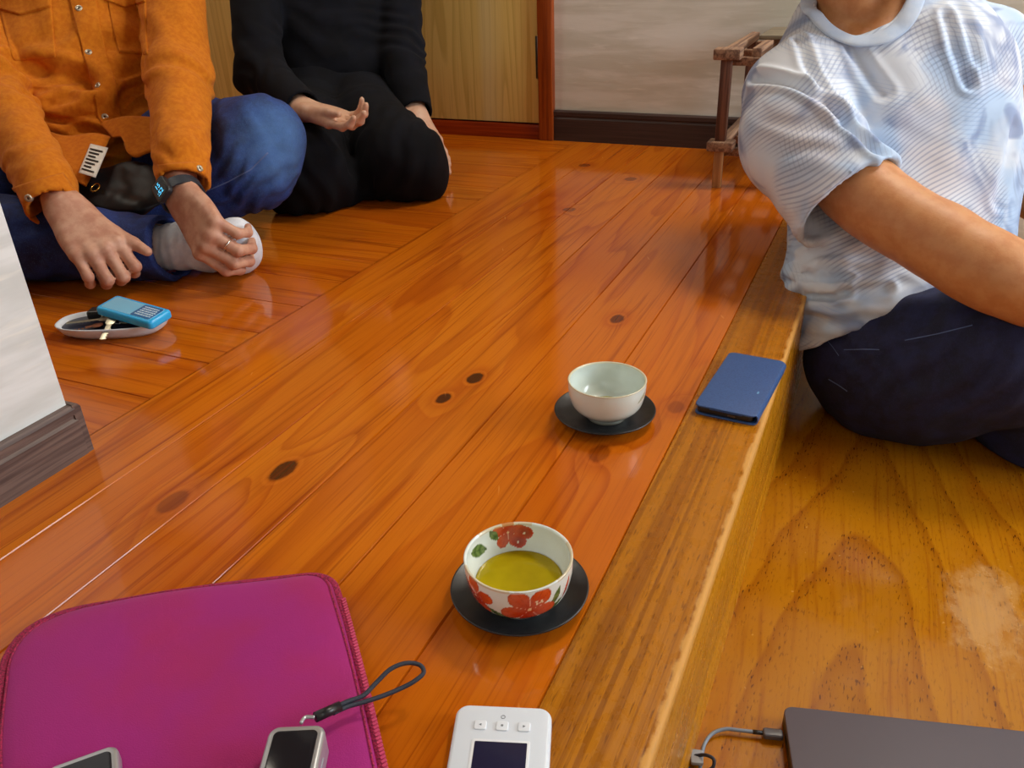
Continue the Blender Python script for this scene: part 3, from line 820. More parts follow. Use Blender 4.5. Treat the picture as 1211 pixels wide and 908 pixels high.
plate('screen', .0365, .048, .0004, .0008, .0001, mx @ Matrix.Translation((.0005, LM / 2 - .056, 0)), plain('dark_blue_lcd', lin(34, 34, 62), .15), scr, .0120)

# magenta padded sleeve
Q = [atz(q[0], q[1], .012) * A(1, 1, 0) for q in ((3, 732), (392, 677), (474, 1010), (0, 1020))]       # TL TR BR BL
def sleeve_xy(u, v):                               # u,v in [-1,1]; squircle-like rounded outline
    return u, v
M_MAG = (lambda t: t.P(base=t.mix(t.step(t.noise(t.coord(), 14.0, 3), .35, .7), lin(160, 16, 116), lin(164, 18, 100)), rough=.8, sheen=.12, sheenr=.4, normal=t.bump(t.noise(t.coord(), 1100.0, 3), .5, .0006)))(T('magenta_neoprene'))
M_PIP = (lambda t: t.P(base=t.mix(t.step(t.noise(t.coord(), 700.0, 1), .4, .65), lin(178, 30, 84), lin(116, 14, 56)), rough=.7, normal=t.bump(t.noise(t.coord(), 700.0, 1), .8, .001)))(T('crimson_binding'))
lapsl = empty('padded_sleeve', A(-.36, .26, 0), 'magenta padded laptop sleeve lying flat on the floorboards', 'laptop sleeve')
def outline(inset, rc=.030, n=10):
    c = sum(Q) / 4; pts = []
    for i in range(4):
        p, a, b = Q[i], Q[i - 1], Q[(i + 1) % 4]
        ea, eb = nrm(a - p), nrm(b - p)
        corner = p + (ea + eb) * inset
        r = (.080, .026, .026, .03)[i]
        for k in range(n + 1):
            t = k / n; p0, p2 = corner + ea * r, corner + eb * r
            pts.append((1 - t) ** 2 * p0 + 2 * t * (1 - t) * corner + t * t * p2)
    # subdivide the long sides and let them bow
    out = []
    m = len(pts)
    for i in range(m):
        a, b = pts[i], pts[(i + 1) % m]; L = np.linalg.norm(b - a); k = max(1, int(L / .008))
        for q in range(k):
            t = q / k; p = a + (b - a) * t
            if k > 4: p = p + nrm(p - c) * .003 * math.sin(PI * t)
            out.append(p)
    return out
base = outline(0.0); cen = sum(Q) / 4
def sl_ring(s, z):
    return [(lambda q: np.array([q[0], q[1], z + (0.0010 * math.sin(40 * q[0] + 9 * q[1]) + .0008 * math.cos(33 * q[1] - 12 * q[0])) * (1 if z > .01 else 0)]))(cen + (p - cen) * s) for p in base]
lv = [(.950, .0006), (.985, .003), (.992, .007), (.985, .013), (.968, .0165), (.94, .0182), (.88, .0196), (.75, .0208), (.55, .0214), (.3, .0216), (.08, .0217)]
V = []; F = []
for s_, z_ in lv: V += sl_ring(s_, z_)
nb = len(base)
for i in range(len(lv) - 1):
    for k in range(nb): j = (k + 1) % nb; F.append((i * nb + k, i * nb + j, (i + 1) * nb + j, (i + 1) * nb + k))
F.append(tuple(range(nb))[::-1]); F.append(tuple((len(lv) - 1) * nb + k for k in range(nb)))
slb = mesh('body', V, F, M_MAG, lapsl)
tube('binding', [p * A(1, 1, 0) + A(0, 0, .0105) for p in base], .0042, M_PIP, lapsl, sides=10, closed=True)
tube('seam', [p for p in sl_ring(.962, .0172)], .0010, M_PIP, lapsl, sides=6, closed=True)
# zip teeth down the right edge
zt = [V_ for V_ in base]
path = [p for p in base]
d_ = [np.linalg.norm(p - Q[1]) for p in path]
i1 = min(range(nb), key=lambda i: np.linalg.norm(path[i] - (Q[1] + nrm(Q[2] - Q[1]) * .04))); i2 = min(range(nb), key=lambda i: np.linalg.norm(path[i] - (Q[2] - nrm(Q[2] - Q[1]) * .04)))
seg_ = path[i1:i2 + 1]
bm = bmesh.new(); tot = np.linalg.norm(seg_[-1] - seg_[0]); dr = nrm(seg_[-1] - seg_[0]); nn = int(tot / .0032)
for k in range(nn):
    p = seg_[0] + (seg_[-1] - seg_[0]) * (k + .5) / nn
    p = p + nrm(p - cen) * .004
    bm_box(bm, (-.0010, -.0020, -.0010), (.0010, .0020, .0010), .0003, 1, mtx=frame(p + A(0, 0, .0145), dr + .5 * nrm(p - cen)))
from_bm('zipper', bm, plain('pink_zip', lin(206, 70, 110), .4), lapsl)
def text_mesh(name, body, size, mtx, mat, parent=None, ext=0.0001, align='CENTER'):
    cu = bpy.data.curves.new(name, 'FONT'); cu.body = body; cu.size = size; cu.extrude = ext; cu.align_x = align; cu.align_y = 'CENTER'
    o = bpy.data.objects.new(name, cu); S.collection.objects.link(o)
    dg = bpy.context.evaluated_depsgraph_get(); me = bpy.data.meshes.new_from_object(o.evaluated_get(dg))
    bpy.data.objects.remove(o); bpy.data.curves.remove(cu)
    me.transform(mtx); me.materials.clear(); return link(name, me, mat, parent, smooth=False)
p_ = atz(348, 719, .0206); q_ = atz(351, 705, .0206)
text_mesh('lettering', 'ASOLI', .0105, frame(p_, q_ - p_), plain('faint_grey_print', lin(186, 120, 160), .5), lapsl)

# two small recorders on the sleeve
def pocket_cam(name, label, pts, z0, H, L, extra):
    a, b = atz(*pts[0], z0 + H), atz(*pts[1], z0 + H); ax = nrm(b - a); ay = nrm(np.cross(A(0, 0, 1), ax)); Wd = np.linalg.norm(b - a)
    c = (a + b) / 2 - ay * L / 2; c[2] = z0
    e = empty(name, c, label, 'camera', None); mx_ = frame(c, ax)
    plate('housing', Wd, L, H, .0075, .003, mx_, M_SILVER, e)
    plate('screen', Wd - .0085, L - .010, .0007, .004, .0004, mx_, M_GLASSB, e, z0=H - .0002)
    return e, mx_, Wd
ca, mxa, wa = pocket_cam('pocket_camera', 'silver pocket camera with black wrist strap on the magenta sleeve', [(319, 858), (386, 855)], .0215, .022, .072, True)
bm = bmesh.new(); rplate(bm, .003, .009, .0006, .0014, .0002, 0, mtx=mxa @ Matrix.Translation((wa / 2 - .0002, .012, .012)) @ Matrix.Rotation(PI / 2, 4, 'Y')); from_bm('side_button', bm, M_GREYPL, ca)
# strap: loop of cord, ferrule, lug
st = [(371, 850, .040), (392, 838, .036), (412, 829, .033), (430, 822, .031), (446, 806, .032), (462, 791, .034), (480, 784, .033), (496, 786, .030), (501, 795, .028), (492, 804, .027), (476, 813, .026), (452, 823, .027), (430, 830, .029), (412, 835, .031), (394, 843, .035)]
stp = [atz(x, y, z) for x, y, z in st]
stp = smooth_path(stp[1:], 8)
M_CORD = (lambda t: t.P(base=lin(38, 42, 56), rough=.65, normal=t.bump(t.noise(t.coord(), 1400.0, 1), .6, .0006)))(T('black_cord'))
sc_ = tube('wrist_strap', stp, .0017, M_CORD, ca, sides=10)
tube('ferrule', [atz(373, 848, .0385), atz(402, 835, .0345)], .0036, M_BLK, sc_, sides=14)
tube('lug', smooth_path([atz(356, 855, .042), atz(361, 848, .041), atz(372, 848, .040)], 6), .0013, M_SILVER, ca, sides=8)
cb, mxb, wb = pocket_cam('pocket_recorder', 'grey glass-topped recorder at the lower edge of the magenta sleeve', [(52, 908), (139, 877)], .0215, .012, .085, False)
cb['category'] = 'recorder'

# laptop on the lower floor with its charging lead
l0, l1 = atz(926, 834, ZL + .018), atz(1211, 864, ZL + .018)
ax = nrm(l1 - l0); ay = nrm(np.cross(A(0, 0, 1), ax)); LW, LD = .325, .225
c = l0 + ax * LW / 2 - ay * LD / 2; c[2] = ZL
lp = empty('laptop', c, 'closed dark grey laptop on the lower floor', 'laptop'); mx = frame(c, ax)
M_LAP = (lambda t: t.P(base=lin(80, 72, 82), rough=.5, normal=t.bump(t.noise(t.coord(), 1500.0, 2), .15, .0003)))(T('dark_laptop_shell'))
plate('base', LW, LD, .0095, .010, .002, mx, plain('laptop_underside', lin(26, 24, 27), .45), lp, z0=.0015)
plate('lid', LW, LD, .0066, .010, .0012, mx, M_LAP, lp, z0=.0114)
for sx in (-1, 1):
    for sy in (-1, 1): plate('rubber_foot', .02, .008, .0016, .003, .0004, mx @ Matrix.Translation((sx * .13, sy * .095, 0)), M_BLK, lp)
pc = l0 - ay * .027; pc[2] = ZL + .0062
ld = empty('charging_lead', pc, 'thin grey charging lead plugged into the laptop side', 'cable')
plate('plug', .020, .0105, .0062, .003, .002, frame(pc - ax * .0115 - A(0, 0, .003), ax), plain('dark_plug', lin(84, 84, 92), .35), ld)
tube('strain_relief', [pc - ax * .021, pc - ax * .031], .0022, M_BLK, ld, sides=12)
cp = [pc - ax * .029, pc - ax * .045, atz(858, 862, ZL + .006), atz(843, 867, ZL + .005), atz(834, 878, ZL + .004), atz(830, 892, ZL + .004), atz(828, 910, ZL + .004), atz(830, 960, ZL + .004), atz(850, 1010, ZL + .004)]
tube('cord', smooth_path(cp, 10), .0019, plain('grey_cord', lin(120, 132, 148), .4), ld, sides=12)
lo = [atz(826, 893, ZL + .010), atz(836, 893, ZL + .016), atz(844, 898, ZL + .016), atz(842, 908, ZL + .010), atz(826, 914, ZL + .003), atz(812, 906, ZL + .004), atz(814, 896, ZL + .007)]
tube('tie_loop', smooth_path(lo, 8, True), .0017, M_CORD, ld, sides=10, closed=True)
plate('hook_tie', .012, .016, .004, .002, .001, frame(atz(824, 897, ZL + .0062), ax), M_GREYPL, ld)

# white dish with keys, blue case on top
dc = atz(132, 398, .0); dl = nrm(atz(200, 400, 0) - atz(60, 405, 0)); dw = nrm(np.cross(A(0, 0, 1), dl))
mxd = frame(dc + dw * .018, dl); mxk = mxd @ Matrix.Translation((0, 0, .0058))
def boat(hx, hy, z, pw=2.6, n=64):
    o = []
    for i in range(n):
        a = 2 * PI * i / n; ca_, sa_ = math.cos(a), math.sin(a)
        o.append((hx * math.copysign(abs(ca_) ** (2 / pw), ca_), hy * math.copysign(abs(sa_) ** (2 / pw), sa_), z))
    return o
rings = [boat(.052, .020, 0), boat(.064, .028, .0008), boat(.076, .036, .008), boat(.083, .0405, .0185), boat(.0838, .0412, .0205), boat(.0825, .0400, .0212), boat(.080, .0380, .0200), boat(.075, .035, .0145), boat(.066, .029, .0100)]
V = [mxd @ Vector(p) for r in rings for p in r]; n = 64; F = []
for i in range(len(rings) - 1):
    for k in range(n): j = (k + 1) % n; F.append((i * n + k, i * n + j, (i + 1) * n + j, (i + 1) * n + k))
F.append(tuple(range(n))[::-1]); F.append(tuple((len(rings) - 1) * n + k for k in range(n)))
dish = mesh('key_dish', V, F, M_WPLAST); tag(dish, 'shallow white oval dish holding keys on the floor', 'dish')
rings = [boat(.0735, .0340, .0140), boat(.0760, .0352, .0150), boat(.0745, .0342, .0156)]
V = [mxd @ Vector(p) for r in rings for p in r]; F = []
for i in range(2):
    for k in range(n): j = (k + 1) % n; F.append((i * n + k, i * n + j, (i + 1) * n + j, (i + 1) * n + k))
F.append(tuple(range(n))[::-1]); F.append(tuple(2 * n + k for k in range(n)))
mesh('liner', V, F, plain('navy_liner', lin(24, 26, 54), .3), dish)
kz = .0105
kr = empty('key_ring', mxd @ Vector((.0, 0, .011)), 'bunch of keys on a steel ring in the white dish', 'keys')
def ring_path(c, r, tilt, n=28):
    return [mxk @ Vector((c[0] + r * math.cos(a), c[1] + r * math.sin(a) * math.cos(tilt), c[2] + r * math.sin(a) * math.sin(tilt))) for a in [2 * PI * i / n for i in range(n)]]
tube('split_ring', ring_path((.012, -.004, .020), .0115, .7), .0011, M_CHROME, kr, sides=8, closed=True)
tube('split_ring', ring_path((-.008, .002, .019), .008, -.6), .0009, M_CHROME, kr, sides=8, closed=True)
def key(head, tip, mat, hr=.009, w=.0055):
    h_, t_ = np.array(mxk @ Vector(head)), np.array(mxk @ Vector(tip)); m_ = frame(h_, t_ - h_); Lk = np.linalg.norm(t_ - h_)
    bm = bmesh.new(); rplate(bm, hr * 2, hr * 1.7, .0020, hr * .8, .0005, 0, mtx=m_)
    rplate(bm, Lk - hr, w, .0018, .0012, .0003, 0.0001, mtx=m_ @ Matrix.Translation((hr + (Lk - hr) / 2 - .002, 0, 0)))
    for q in range(5): bm_box(bm, (hr + .006 + q * .005, w / 2 - .001, .0003), (hr + .0085 + q * .005, w / 2 + .0012, .0015), 0, mtx=m_)
    sharp(from_bm('key', bm, mat, kr))
M_BRASS = plain('worn_copper', lin(150, 96, 70), .35, .8); M_NICK = plain('worn_nickel', lin(176, 170, 150), .32, .85)
key((.006, -.018, .0185), (.004, -.056, .004), M_NICK, .009, .008)
key((-.012, .000, .0150), (-.068, -.010, .0140), M_NICK)
key((.018, .004, .016), (.062, .004, .0125), M_NICK)
key((.022, -.008, .0135), (.058, -.012, .0125), M_NICK)
key((-.016, -.018, .0125), (-.034, -.024, .012), M_BRASS, .008, .006)
plate('key_fob', .046, .024, .013, .005, .004, mxk @ Matrix.Translation((-.022, .022, .0105)), M_BLK, kr)
# blue card case leaning across the dish
pa, pb = atz(124, 349, .046), atz(207, 372, .036); axb = nrm(pb - pa); wbv = nrm(np.cross(A(0, 0, 1), axb) + A(0, 0, .10))
bc = (pa + pb) / 2 - wbv * .012
bl = empty('blue_case', bc, 'translucent blue flat case propped on the rim of the white dish', 'case')
mxc = frame(bc + A(0, 0, -.012), axb, np.cross(axb, wbv))
M_CYAN = plain('light_blue_plastic', lin(46, 178, 240), .25, 0, sss=.3, ssss=.01)
plate('shell', .112, .044, .013, .007, .0045, mxc, M_CYAN, bl)
plate('window', .098, .032, .0006, .004, .0003, mxc, plain('pale_blue_insert', lin(120, 190, 226), .3), bl, z0=.0127)
lbl = plate('printed_label', .038, .031, .0005, .003, .0002, mxc @ Matrix.Translation((.029, 0, 0)), plain('deep_blue_label', lin(20, 100, 160), .3), bl, z0=.0131)
bm = bmesh.new()
for r_ in range(5):
    x_ = -.014
    while x_ < .014:
        w_ = random.uniform(.001, .004); bm_box(bm, (.029 + x_, -.011 + r_ * .005, .0136), (.029 + x_ + w_, -.0085 + r_ * .005, .0138), 0, mtx=mxc); x_ += w_ + .0012
from_bm('small_print', bm, plain('white_print', lin(210, 230, 240), .5), lbl)

# ---------------------------------------------------------------- low slatted wooden bench by the back wall
M_RUST = stained('weathered_bench_wood', lin(166, 130, 102), lin(104, 74, 58), .7, 'y'); M_RUSTZ = stained('weathered_leg_wood', lin(128, 84, 62), lin(76, 44, 34), .6, 'z')
M_PALEL = stained('pale_leg_wood', lin(198, 152, 96), lin(164, 116, 66), .5, 'z'); M_GREYB = stained('grey_board_wood', lin(150, 140, 118), lin(112, 100, 82), .7, 'x')
bn = empty('slatted_bench', (-.13, 2.05, 0), 'small rustic slatted bench by the back wall behind the white t-shirt', 'bench')
BX0, BX1, BY0, BY1 = -.345, .02, 1.885, 2.20
BX1 = -.115
for bx in (BX0, BX1):
    for by in (BY0, BY1):
        lg = box('leg', (bx - .011, by - .011, .098), (bx + .011, by + .011, .272), M_RUSTZ, bn, .002)
        box('leg_foot', (bx - .0105, by - .009, 0), (bx + .0085, by + .009, .099), M_PALEL, lg, .0015)
for z0, z1, ex in ((.270, .292, .012), (.082, .103, .016)):
    for bx in (BX0, BX1):
        box('end_block', (bx - .026, BY0 - .022, z0), (bx + .030, BY0 + .022, z1), M_RUST, bn, .003)
    for k in range(5):
        xx = BX0 + (BX1 - BX0) * k / 4
        box('slat', (xx - .010, BY0 + .012, z0 + .003), (xx + .010, BY1 + .03, z1 - .001), M_RUST, bn, .002)
    for yy in (BY0 + .018, BY0 + .15, BY1):
        box('rail', (BX0 - .012, yy - .010, z0 - .014), (BX1 + .02, yy + .010, z0 + .003), M_RUST, bn, .002)
box('board', (BX0 + .035, BY0 + .17, .291), (BX1 + .04, BY1 + .05, .300), M_GREYB, bn, .002)

# ---------------------------------------------------------------- people
UP = A(0, 0, 1)
def head(V, c, f, u, wide=1.0):
    f, u = nrm(f), nrm(u); f = nrm(f - u * (f @ u)); r = np.cross(f, u)
    V.ell(c, (.073 * wide, .091, .088), (r, f, u), .03)
    V.ell(c - .042 * u + .026 * f, (.060 * wide, .066, .070), (r, f, u), .03)
    for s in (-1, 1):
        V.cap(c - .070 * u + .010 * f + s * .050 * wide * r, c - .108 * u + .062 * f + s * .012 * r, .017, .016, .03)
        V.ell(c - .030 * u + .066 * f + s * .040 * r, (.022, .020, .026), (r, f, u), .02)
    V.ell(c - .108 * u + .066 * f, (.022, .018, .017), (r, f, u), .02)
    V.cap(c + .004 * u + .084 * f, c - .036 * u + .103 * f, .0075, .0105, .012)
    for s in (-1, 1): V.ell(c - .039 * u + .094 * f + s * .011 * r, (.008, .010, .007), (r, f, u), .006)
    V.cap(c + .017 * u + .083 * f - .034 * r, c + .017 * u + .083 * f + .034 * r, .009, k=.015)
    for s in (-1, 1):
        V.ell(c - .001 * u + .092 * f + s * .032 * r, (.017, .012, .011), (r, f, u), .010, 's')
        V.ell(c - .002 * u + .082 * f + s * .032 * r, (.015, .011, .0085), (r, f, u), .004)
        V.ell(c - .012 * u - .006 * f + s * .078 * wide * r, (.010, .017, .030), (nrm(r + .3 * s * -f), f, u), .008)
    V.cap(c - .064 * u + .084 * f - .018 * r, c - .064 * u + .084 * f + .018 * r, .0065, k=.008)
    V.cap(c - .075 * u + .082 * f - .015 * r, c - .075 * u + .082 * f + .015 * r, .0075, k=.006)
    V.cap(c - .0695 * u + .094 * f - .018 * r, c - .0695 * u + .094 * f + .018 * r, .0022, k=.003, op='s')
def eyes(par, c, f, u):
    f, u = nrm(f), nrm(u); f = nrm(f - u * (f @ u)); r = np.cross(f, u)
    for s in (-1, 1):
        bm = bmesh.new(); bmesh.ops.create_uvsphere(bm, u_segments=20, v_segments=12, radius=.0105)
        for v in bm.verts: v.co += Vector(c - .001 * u + .0835 * f + s * .032 * r)
        o = from_bm('eye', bm, M_EYE, par, True)
        g = frame(c - .001 * u + .0835 * f + s * .032 * r, r, f)
        V, F = lathe_arrays([(0, .0112), (.0035, .0107), (.0052, .0098), (.0052, .0085), (0, .0085)], 20); mesh_in(o, [g @ Vector(v) for v in V], F, M_IRIS)
def hair(par, c, f, u, mat, length=0.0, wide=1.0):
    f, u = nrm(f), nrm(u); f = nrm(f - u * (f @ u)); r = np.cross(f, u)
    V = Vol(c - .25, c + .2, .005)
    V.ell(c + .010 * u - .006 * f, (.085 * wide, .100, .096), (r, f, u), 0)
    if length > 0: V.ell(c - .05 * u - .035 * f, (.090 * wide, .070, .10 + length), (r, f, u), .03)
    V.ell(c - .055 * u + .085 * f, (.066 * wide, .080, .105), (r, f, u), .012, 's')
    V.ell(c - .03 * u, (.070 * wide, .088, .085), (r, f, u), .0, 's')
    if length <= 0: V.cut(c - .055 * u, -u, c, .3)
    v, F_ = V.mesh(1); N = normals(v, F_)
    v = v + N * (.0035 * vn(v * A(90, 90, 24), 5))[:, None]
    mesh('hair', v, F_, mat, par)
def hand(V, W, K, n, ts, curl, thumb=(.55, .75, -.25), tb=(.25, .35), s=1.0, spread=.06, k=.003, tbase=.018):
    """W wrist, K middle knuckle, n back-of-hand direction, ts: +1/-1 side of the thumb along cross(f, n), curl: three bends per finger (index..little)"""
    W, K = np.array(W), np.array(K); f = nrm(K - W); n = nrm(n - f * (np.array(n) @ f)); t = np.cross(f, n) * ts
    L = np.linalg.norm(K - W)
    kn = [K + t * .028 * s - f * .004 * s - n * .002, K + t * .009 * s, K - t * .0105 * s - f * .003 * s - n * .001, K - t * .029 * s - f * .012 * s - n * .004]
    wl = [W + t * .015 * s, W + t * .005 * s, W - t * .006 * s, W - t * .016 * s]
    for a, b in zip(wl, kn): V.cap(a, b, .0135 * s, .0108 * s, .012)
    V.ell((W * .42 + K * .58) - n * .006 * s, (L * .52, .037 * s, .0135 * s), (f, t, n), .012)
    V.ell(W * .75 + K * .25 + t * .020 * s - n * .010 * s, (.030 * s, .016 * s, .015 * s), (f, t, n), .012)
    V.cap(W - f * .02, W + f * .012, .0245 * s, .0265 * s, .015, flat=(n, .70))
    lens = [(.043, .026, .021), (.047, .030, .022), (.044, .028, .021), (.035, .021, .018)]
    tips = []
    for i in range(4):
        p = kn[i]; ang = 0.0; sp = (1.5 - i) * spread
        rad = [.0098, .0086, .0080, .0066] if i < 3 else [.0086, .0076, .0070, .0058]
        V.ell(p + n * .003 * s, (.0105 * s, .0100 * s, .0095 * s), (f, t, n), .006)
        for q in range(3):
            ang += curl[i][q]
            d = nrm(f * math.cos(ang) - n * math.sin(ang) + t * sp * math.cos(ang))
            p2 = p + d * lens[i][q] * s
            V.cap(p, p2, rad[q] * s, rad[q + 1] * s, k)
            if q < 2: V.ell(p2 + n * math.cos(ang) * .0008, np.array([1.06] * 3) * rad[q + 1] * s, None, .004)
            p = p2
        tips.append(p)
    p = W + f * tbase * s + t * .016 * s - n * .006 * s
    d = nrm(f * thumb[0] + t * thumb[1] + n * thumb[2])
    for q, (ln, r0, r1) in enumerate(((.044, .0145, .0118), (.033, .0112, .0100), (.027, .0100, .0074))):
        if q:
            d = nrm(d + f * tb[0] - t * tb[1])
        p2 = p + d * ln * s; V.cap(p, p2, r0 * s, r1 * s, .010 if q == 0 else .003); p = p2
    tips.append(p)
    return tips, kn, (f, t, n)
def limb(V, pts, rad, k=.02, **kw): V.chain(pts, rad, k, **kw)
def sleeve_end(child, p, d, r, wall=.0045, depth=.05, rad=.09):
    """open the end of a sleeve or leg: flat cut at p across d, then hollow it"""
    d = nrm(d); child.cut(p, d, p + d * rad * .5, rad); child.cap(np.array(p) - d * depth, np.array(p) + d * .05, r - wall, r - wall, .0, 's')
def put(name, VF, mat, par, local=False): return mesh(name, VF[0], VF[1], mat, par)
def ruled(Lp, Rp, n=14, m=14, th=.004, bulge=None):
    """solid sheet between two 3-D border lines"""
    def samp(P, t):
        P = np.array(P, float); P = np.array(smooth_path(P, 8)); s = np.concatenate([[0], np.cumsum(np.linalg.norm(np.diff(P, axis=0), axis=1))]); s /= s[-1]
        return np.array([np.interp(t, s, P[:, k]) for k in range(3)])
    G = np.array([[samp(Lp, i / n) * (1 - j / m) + samp(Rp, i / n) * j / m for j in range(m + 1)] for i in range(n + 1)])
    if bulge is not None:
        for i in range(n + 1):
            for j in range(m + 1): G[i, j] += bulge(i / n, j / m)
    gi = np.gradient(G, axis=0); gj = np.gradient(G, axis=1); N = np.cross(gi, gj); N /= np.maximum(np.linalg.norm(N, axis=2), 1e-9)[..., None]
    if (N[n // 2, m // 2] @ (CAMP - G[n // 2, m // 2])) < 0: N = -N
    V, F = [], []
    w = m + 1
    for i in range(n + 1):
        for j in range(m + 1): V += [G[i, j] + N[i, j] * th / 2, G[i, j] - N[i, j] * th / 2]
    idx = lambda i, j: 2 * (i * w + j)
    for i in range(n):
        for j in range(m):
            q = (idx(i, j), idx(i, j + 1), idx(i + 1, j + 1), idx(i + 1, j)); F += [q, tuple(x + 1 for x in reversed(q))]
    for i in range(n):
        for j in (0, m):
            a, b = idx(i, j), idx(i + 1, j); F.append((a, b, b + 1, a + 1) if j == 0 else (b, a, a + 1, b + 1))
    for j in range(m):
        for i in (0, n):
            a, b = idx(i, j), idx(i, j + 1); F.append((b, a, a + 1, b + 1) if i == 0 else (a, b, b + 1, a + 1))
    return np.array(V), F
def snap(name, tree, px, py, r, par, mat=None, ring=True):
    h, n = hit(tree, px, py)
    if h is None: return
    m = frame(h + n * .0016, np.cross(n, A(.3, .2, .9)), n)
    V, F = lathe_arrays([(0, .0018), (r * .35, .0018), (r * .42, .0030), (r * .8, .0034), (r, .0024), (r, -.003), (0, -.003)], 28)
    o = mesh(name, [m @ Vector(v) for v in V], F, mat or M_SNAP, par)
    V, F = lathe_arrays([(0, .0026), (r * .28, .0024), (r * .36, .0019), (r * .36, .001), (0, .001)], 18)
    mesh_in(o, [m @ Vector(v) for v in V], F, M_STEEL)
    return o
def mesh_in(o, V, F, mat):
    """add a second-material piece to an existing small mesh"""
    me = o.data; bm = bmesh.new(); bm.from_mesh(me); me.materials.append(mat); mi = len(me.materials) - 1
    vs = [bm.verts.new(v) for v in V]
    for f in F:
        q = [vs[i] for i in dict.fromkeys(f)]
        if len(q) > 2:
            try: nf = bm.faces.new(q); nf.material_index = mi; nf.smooth = True
            except ValueError: pass
    bm.to_mesh(me); bm.free()

M_IRIS = plain('dark_iris', (.02, .012, .008), .1)
M_EYE = plain('eye', (.8, .8, .78), .15)
M_HAIR = (lambda t: t.P(base=(.012, .010, .009), rough=.45, normal=t.bump(t.noise(t.coord(), 300.0, 2), .5, .001)))(T('black_hair'))
M_SKIN1 = skin('light_skin', lin(204, 156, 130), lin(184, 128, 104)); M_SKIN2 = skin('fair_skin', lin(218, 178, 152), lin(204, 156, 128)); M_SKIN3 = skin('tanned_skin', lin(204, 144, 94), lin(192, 126, 76))
M_ORANGE = cloth('orange_corduroy', lin(208, 122, 22), lin(196, 106, 15), 110, 1000, .9, .04)
M_JEAN1 = denim('blue_denim', lin(26, 50, 122), lin(16, 30, 84), lin(92, 140, 200), (-1.00, 1.24, .20), .17)
M_JEAN3 = denim('dark_denim', lin(27, 33, 74), lin(17, 20, 48), lin(58, 66, 116))
M_BLACKK = cloth('black_knit', lin(14, 16, 25), lin(10, 11, 17), 20, 800, .95, .0); M_BLACKT = cloth('black_trouser_cloth', lin(13, 15, 24), lin(8, 9, 15), 14, 900, .9, .0)
M_SOCK = cloth('white_sock_knit', lin(226, 230, 238), lin(204, 210, 222), 40, 700, .9, .1, .001)
M_SNAP = plain('pewter_snap', lin(196, 188, 170), .3, .7); M_TEE = tee_print('printed_tee_jersey'); M_RIB = cloth('pale_rib_knit', lin(196, 208, 226), lin(182, 198, 222), 40, 900, .85, .0)
M_LEATHER = (lambda t: t.P(base=(.008, .008, .011), rough=.5, spec=.3, normal=t.bump(t.noise(t.coord(), 420.0, 4), .3, .0005)))(T('black_leather'))
M_STITCH = plain('pale_stitching', lin(86, 104, 150), .8)

# ======== man in the orange shirt, sitting cross-legged
F1 = nrm(A(.62, -.78, 0)); X1 = nrm(A(.915, .403, 0))
j = dict(pel=at(118, 205, 1.80), sp1=at(108, 120, 1.76), sp2=at(96, 30, 1.78), sp3=at(90, -55, 1.80), nk=at(86, -110, 1.80), hd=at(80, -215, 1.70),
         shR=at(-22, -45, 1.78), elR=at(-12, 100, 1.60), wrR=at(78, 246, 1.370), shL=at(200, -50, 1.78), elL=at(212, 95, 1.60), wrL=at(214, 230, 1.395),
         hpL=at(165, 200, 1.80), knL=at(308, 166, 1.60), anL=at(120, 275, 1.60), hpR=at(60, 215, 1.80), knR=at(-75, 268, 1.53), anR=at(214, 291, 1.455))
allp = np.array(list(j.values()))
lo1, hi1 = allp.min(0) - .17, allp.max(0) + .17
lo1[2] = -.01; hi1[2] += .06
p1 = None
V = Vol(lo1, hi1, .0032)
V.chain([j['pel'], j['sp1'], j['sp2'], j['sp3']], [.125, .135, .15, .125], .04, flat=(F1, .6))
V.cap(j['shR'] + .03 * X1, j['shL'] - .03 * X1, .045, .045, .05); V.cap(j['sp3'], j['nk'] + UP * .03, .06, .054, .04); V.cap(j['nk'], j['hd'] - UP * .06, .052, .05, .02)
head(V, j['hd'], F1 - .35 * UP, UP + .3 * F1)
for s in 'RL':
    V.chain([j['sh' + s], j['el' + s], j['wr' + s]], [.045, .036, .025], .02)
    V.chain([j['hp' + s], j['kn' + s], j['an' + s]], [.08, .055, .034], .02)
ftR = [j['anR'], atz(244, 292, .040), atz(276, 296, .048)]
V.chain(ftR, [.034, .034, .026], .01)
anL2 = atz(40, 298, .05); ftL = [anL2, atz(6, 322, .028)]
V.chain([j['anL'], anL2, ftL[1]], [.034, .03, .024], .01)
KR, KL = at(118, 297, 1.335), at(247, 285, 1.350)
nR = nrm(-.55 * FC - .25 * DC + .35 * UP + .1 * XC); nL = nrm(-.88 * FC - .38 * XC + .29 * DC)
hR = V.child(j['wrR'] - .16, j['wrR'] + .2); tipsR, knR_, _ = hand(hR, j['wrR'], KR, nR, -1, [(.45, 1.55, .9), (.60, 1.6, .9), (.55, 1.6, .9), (.40, 1.4, .8)], thumb=(.90, .42, .0), tb=(.25, -.04), s=1.10, tbase=.036)
V.add(hR, .012)
hL = V.child(j['wrL'] - .16, j['wrL'] + .2); tipsL, knL_, fL_ = hand(hL, j['wrL'], KL, nL, 1, [(.70, 1.05, .8), (.75, 1.1, .8), (.78, 1.1, .8), (.80, 1.05, .8)], thumb=(.90, .22, -.40), tb=(.3, .2), s=1.10, spread=.02)
V.add(hL, .012)
print('tips', [np.round(t, 3) for t in tipsR], [np.round(t, 3) for t in tipsL])
v, F = V.mesh(2)
p1 = mesh('person', v, F, M_SKIN1); tag(p1, 'person in orange button shirt and jeans sitting cross-legged, touching a white-socked foot', 'person')
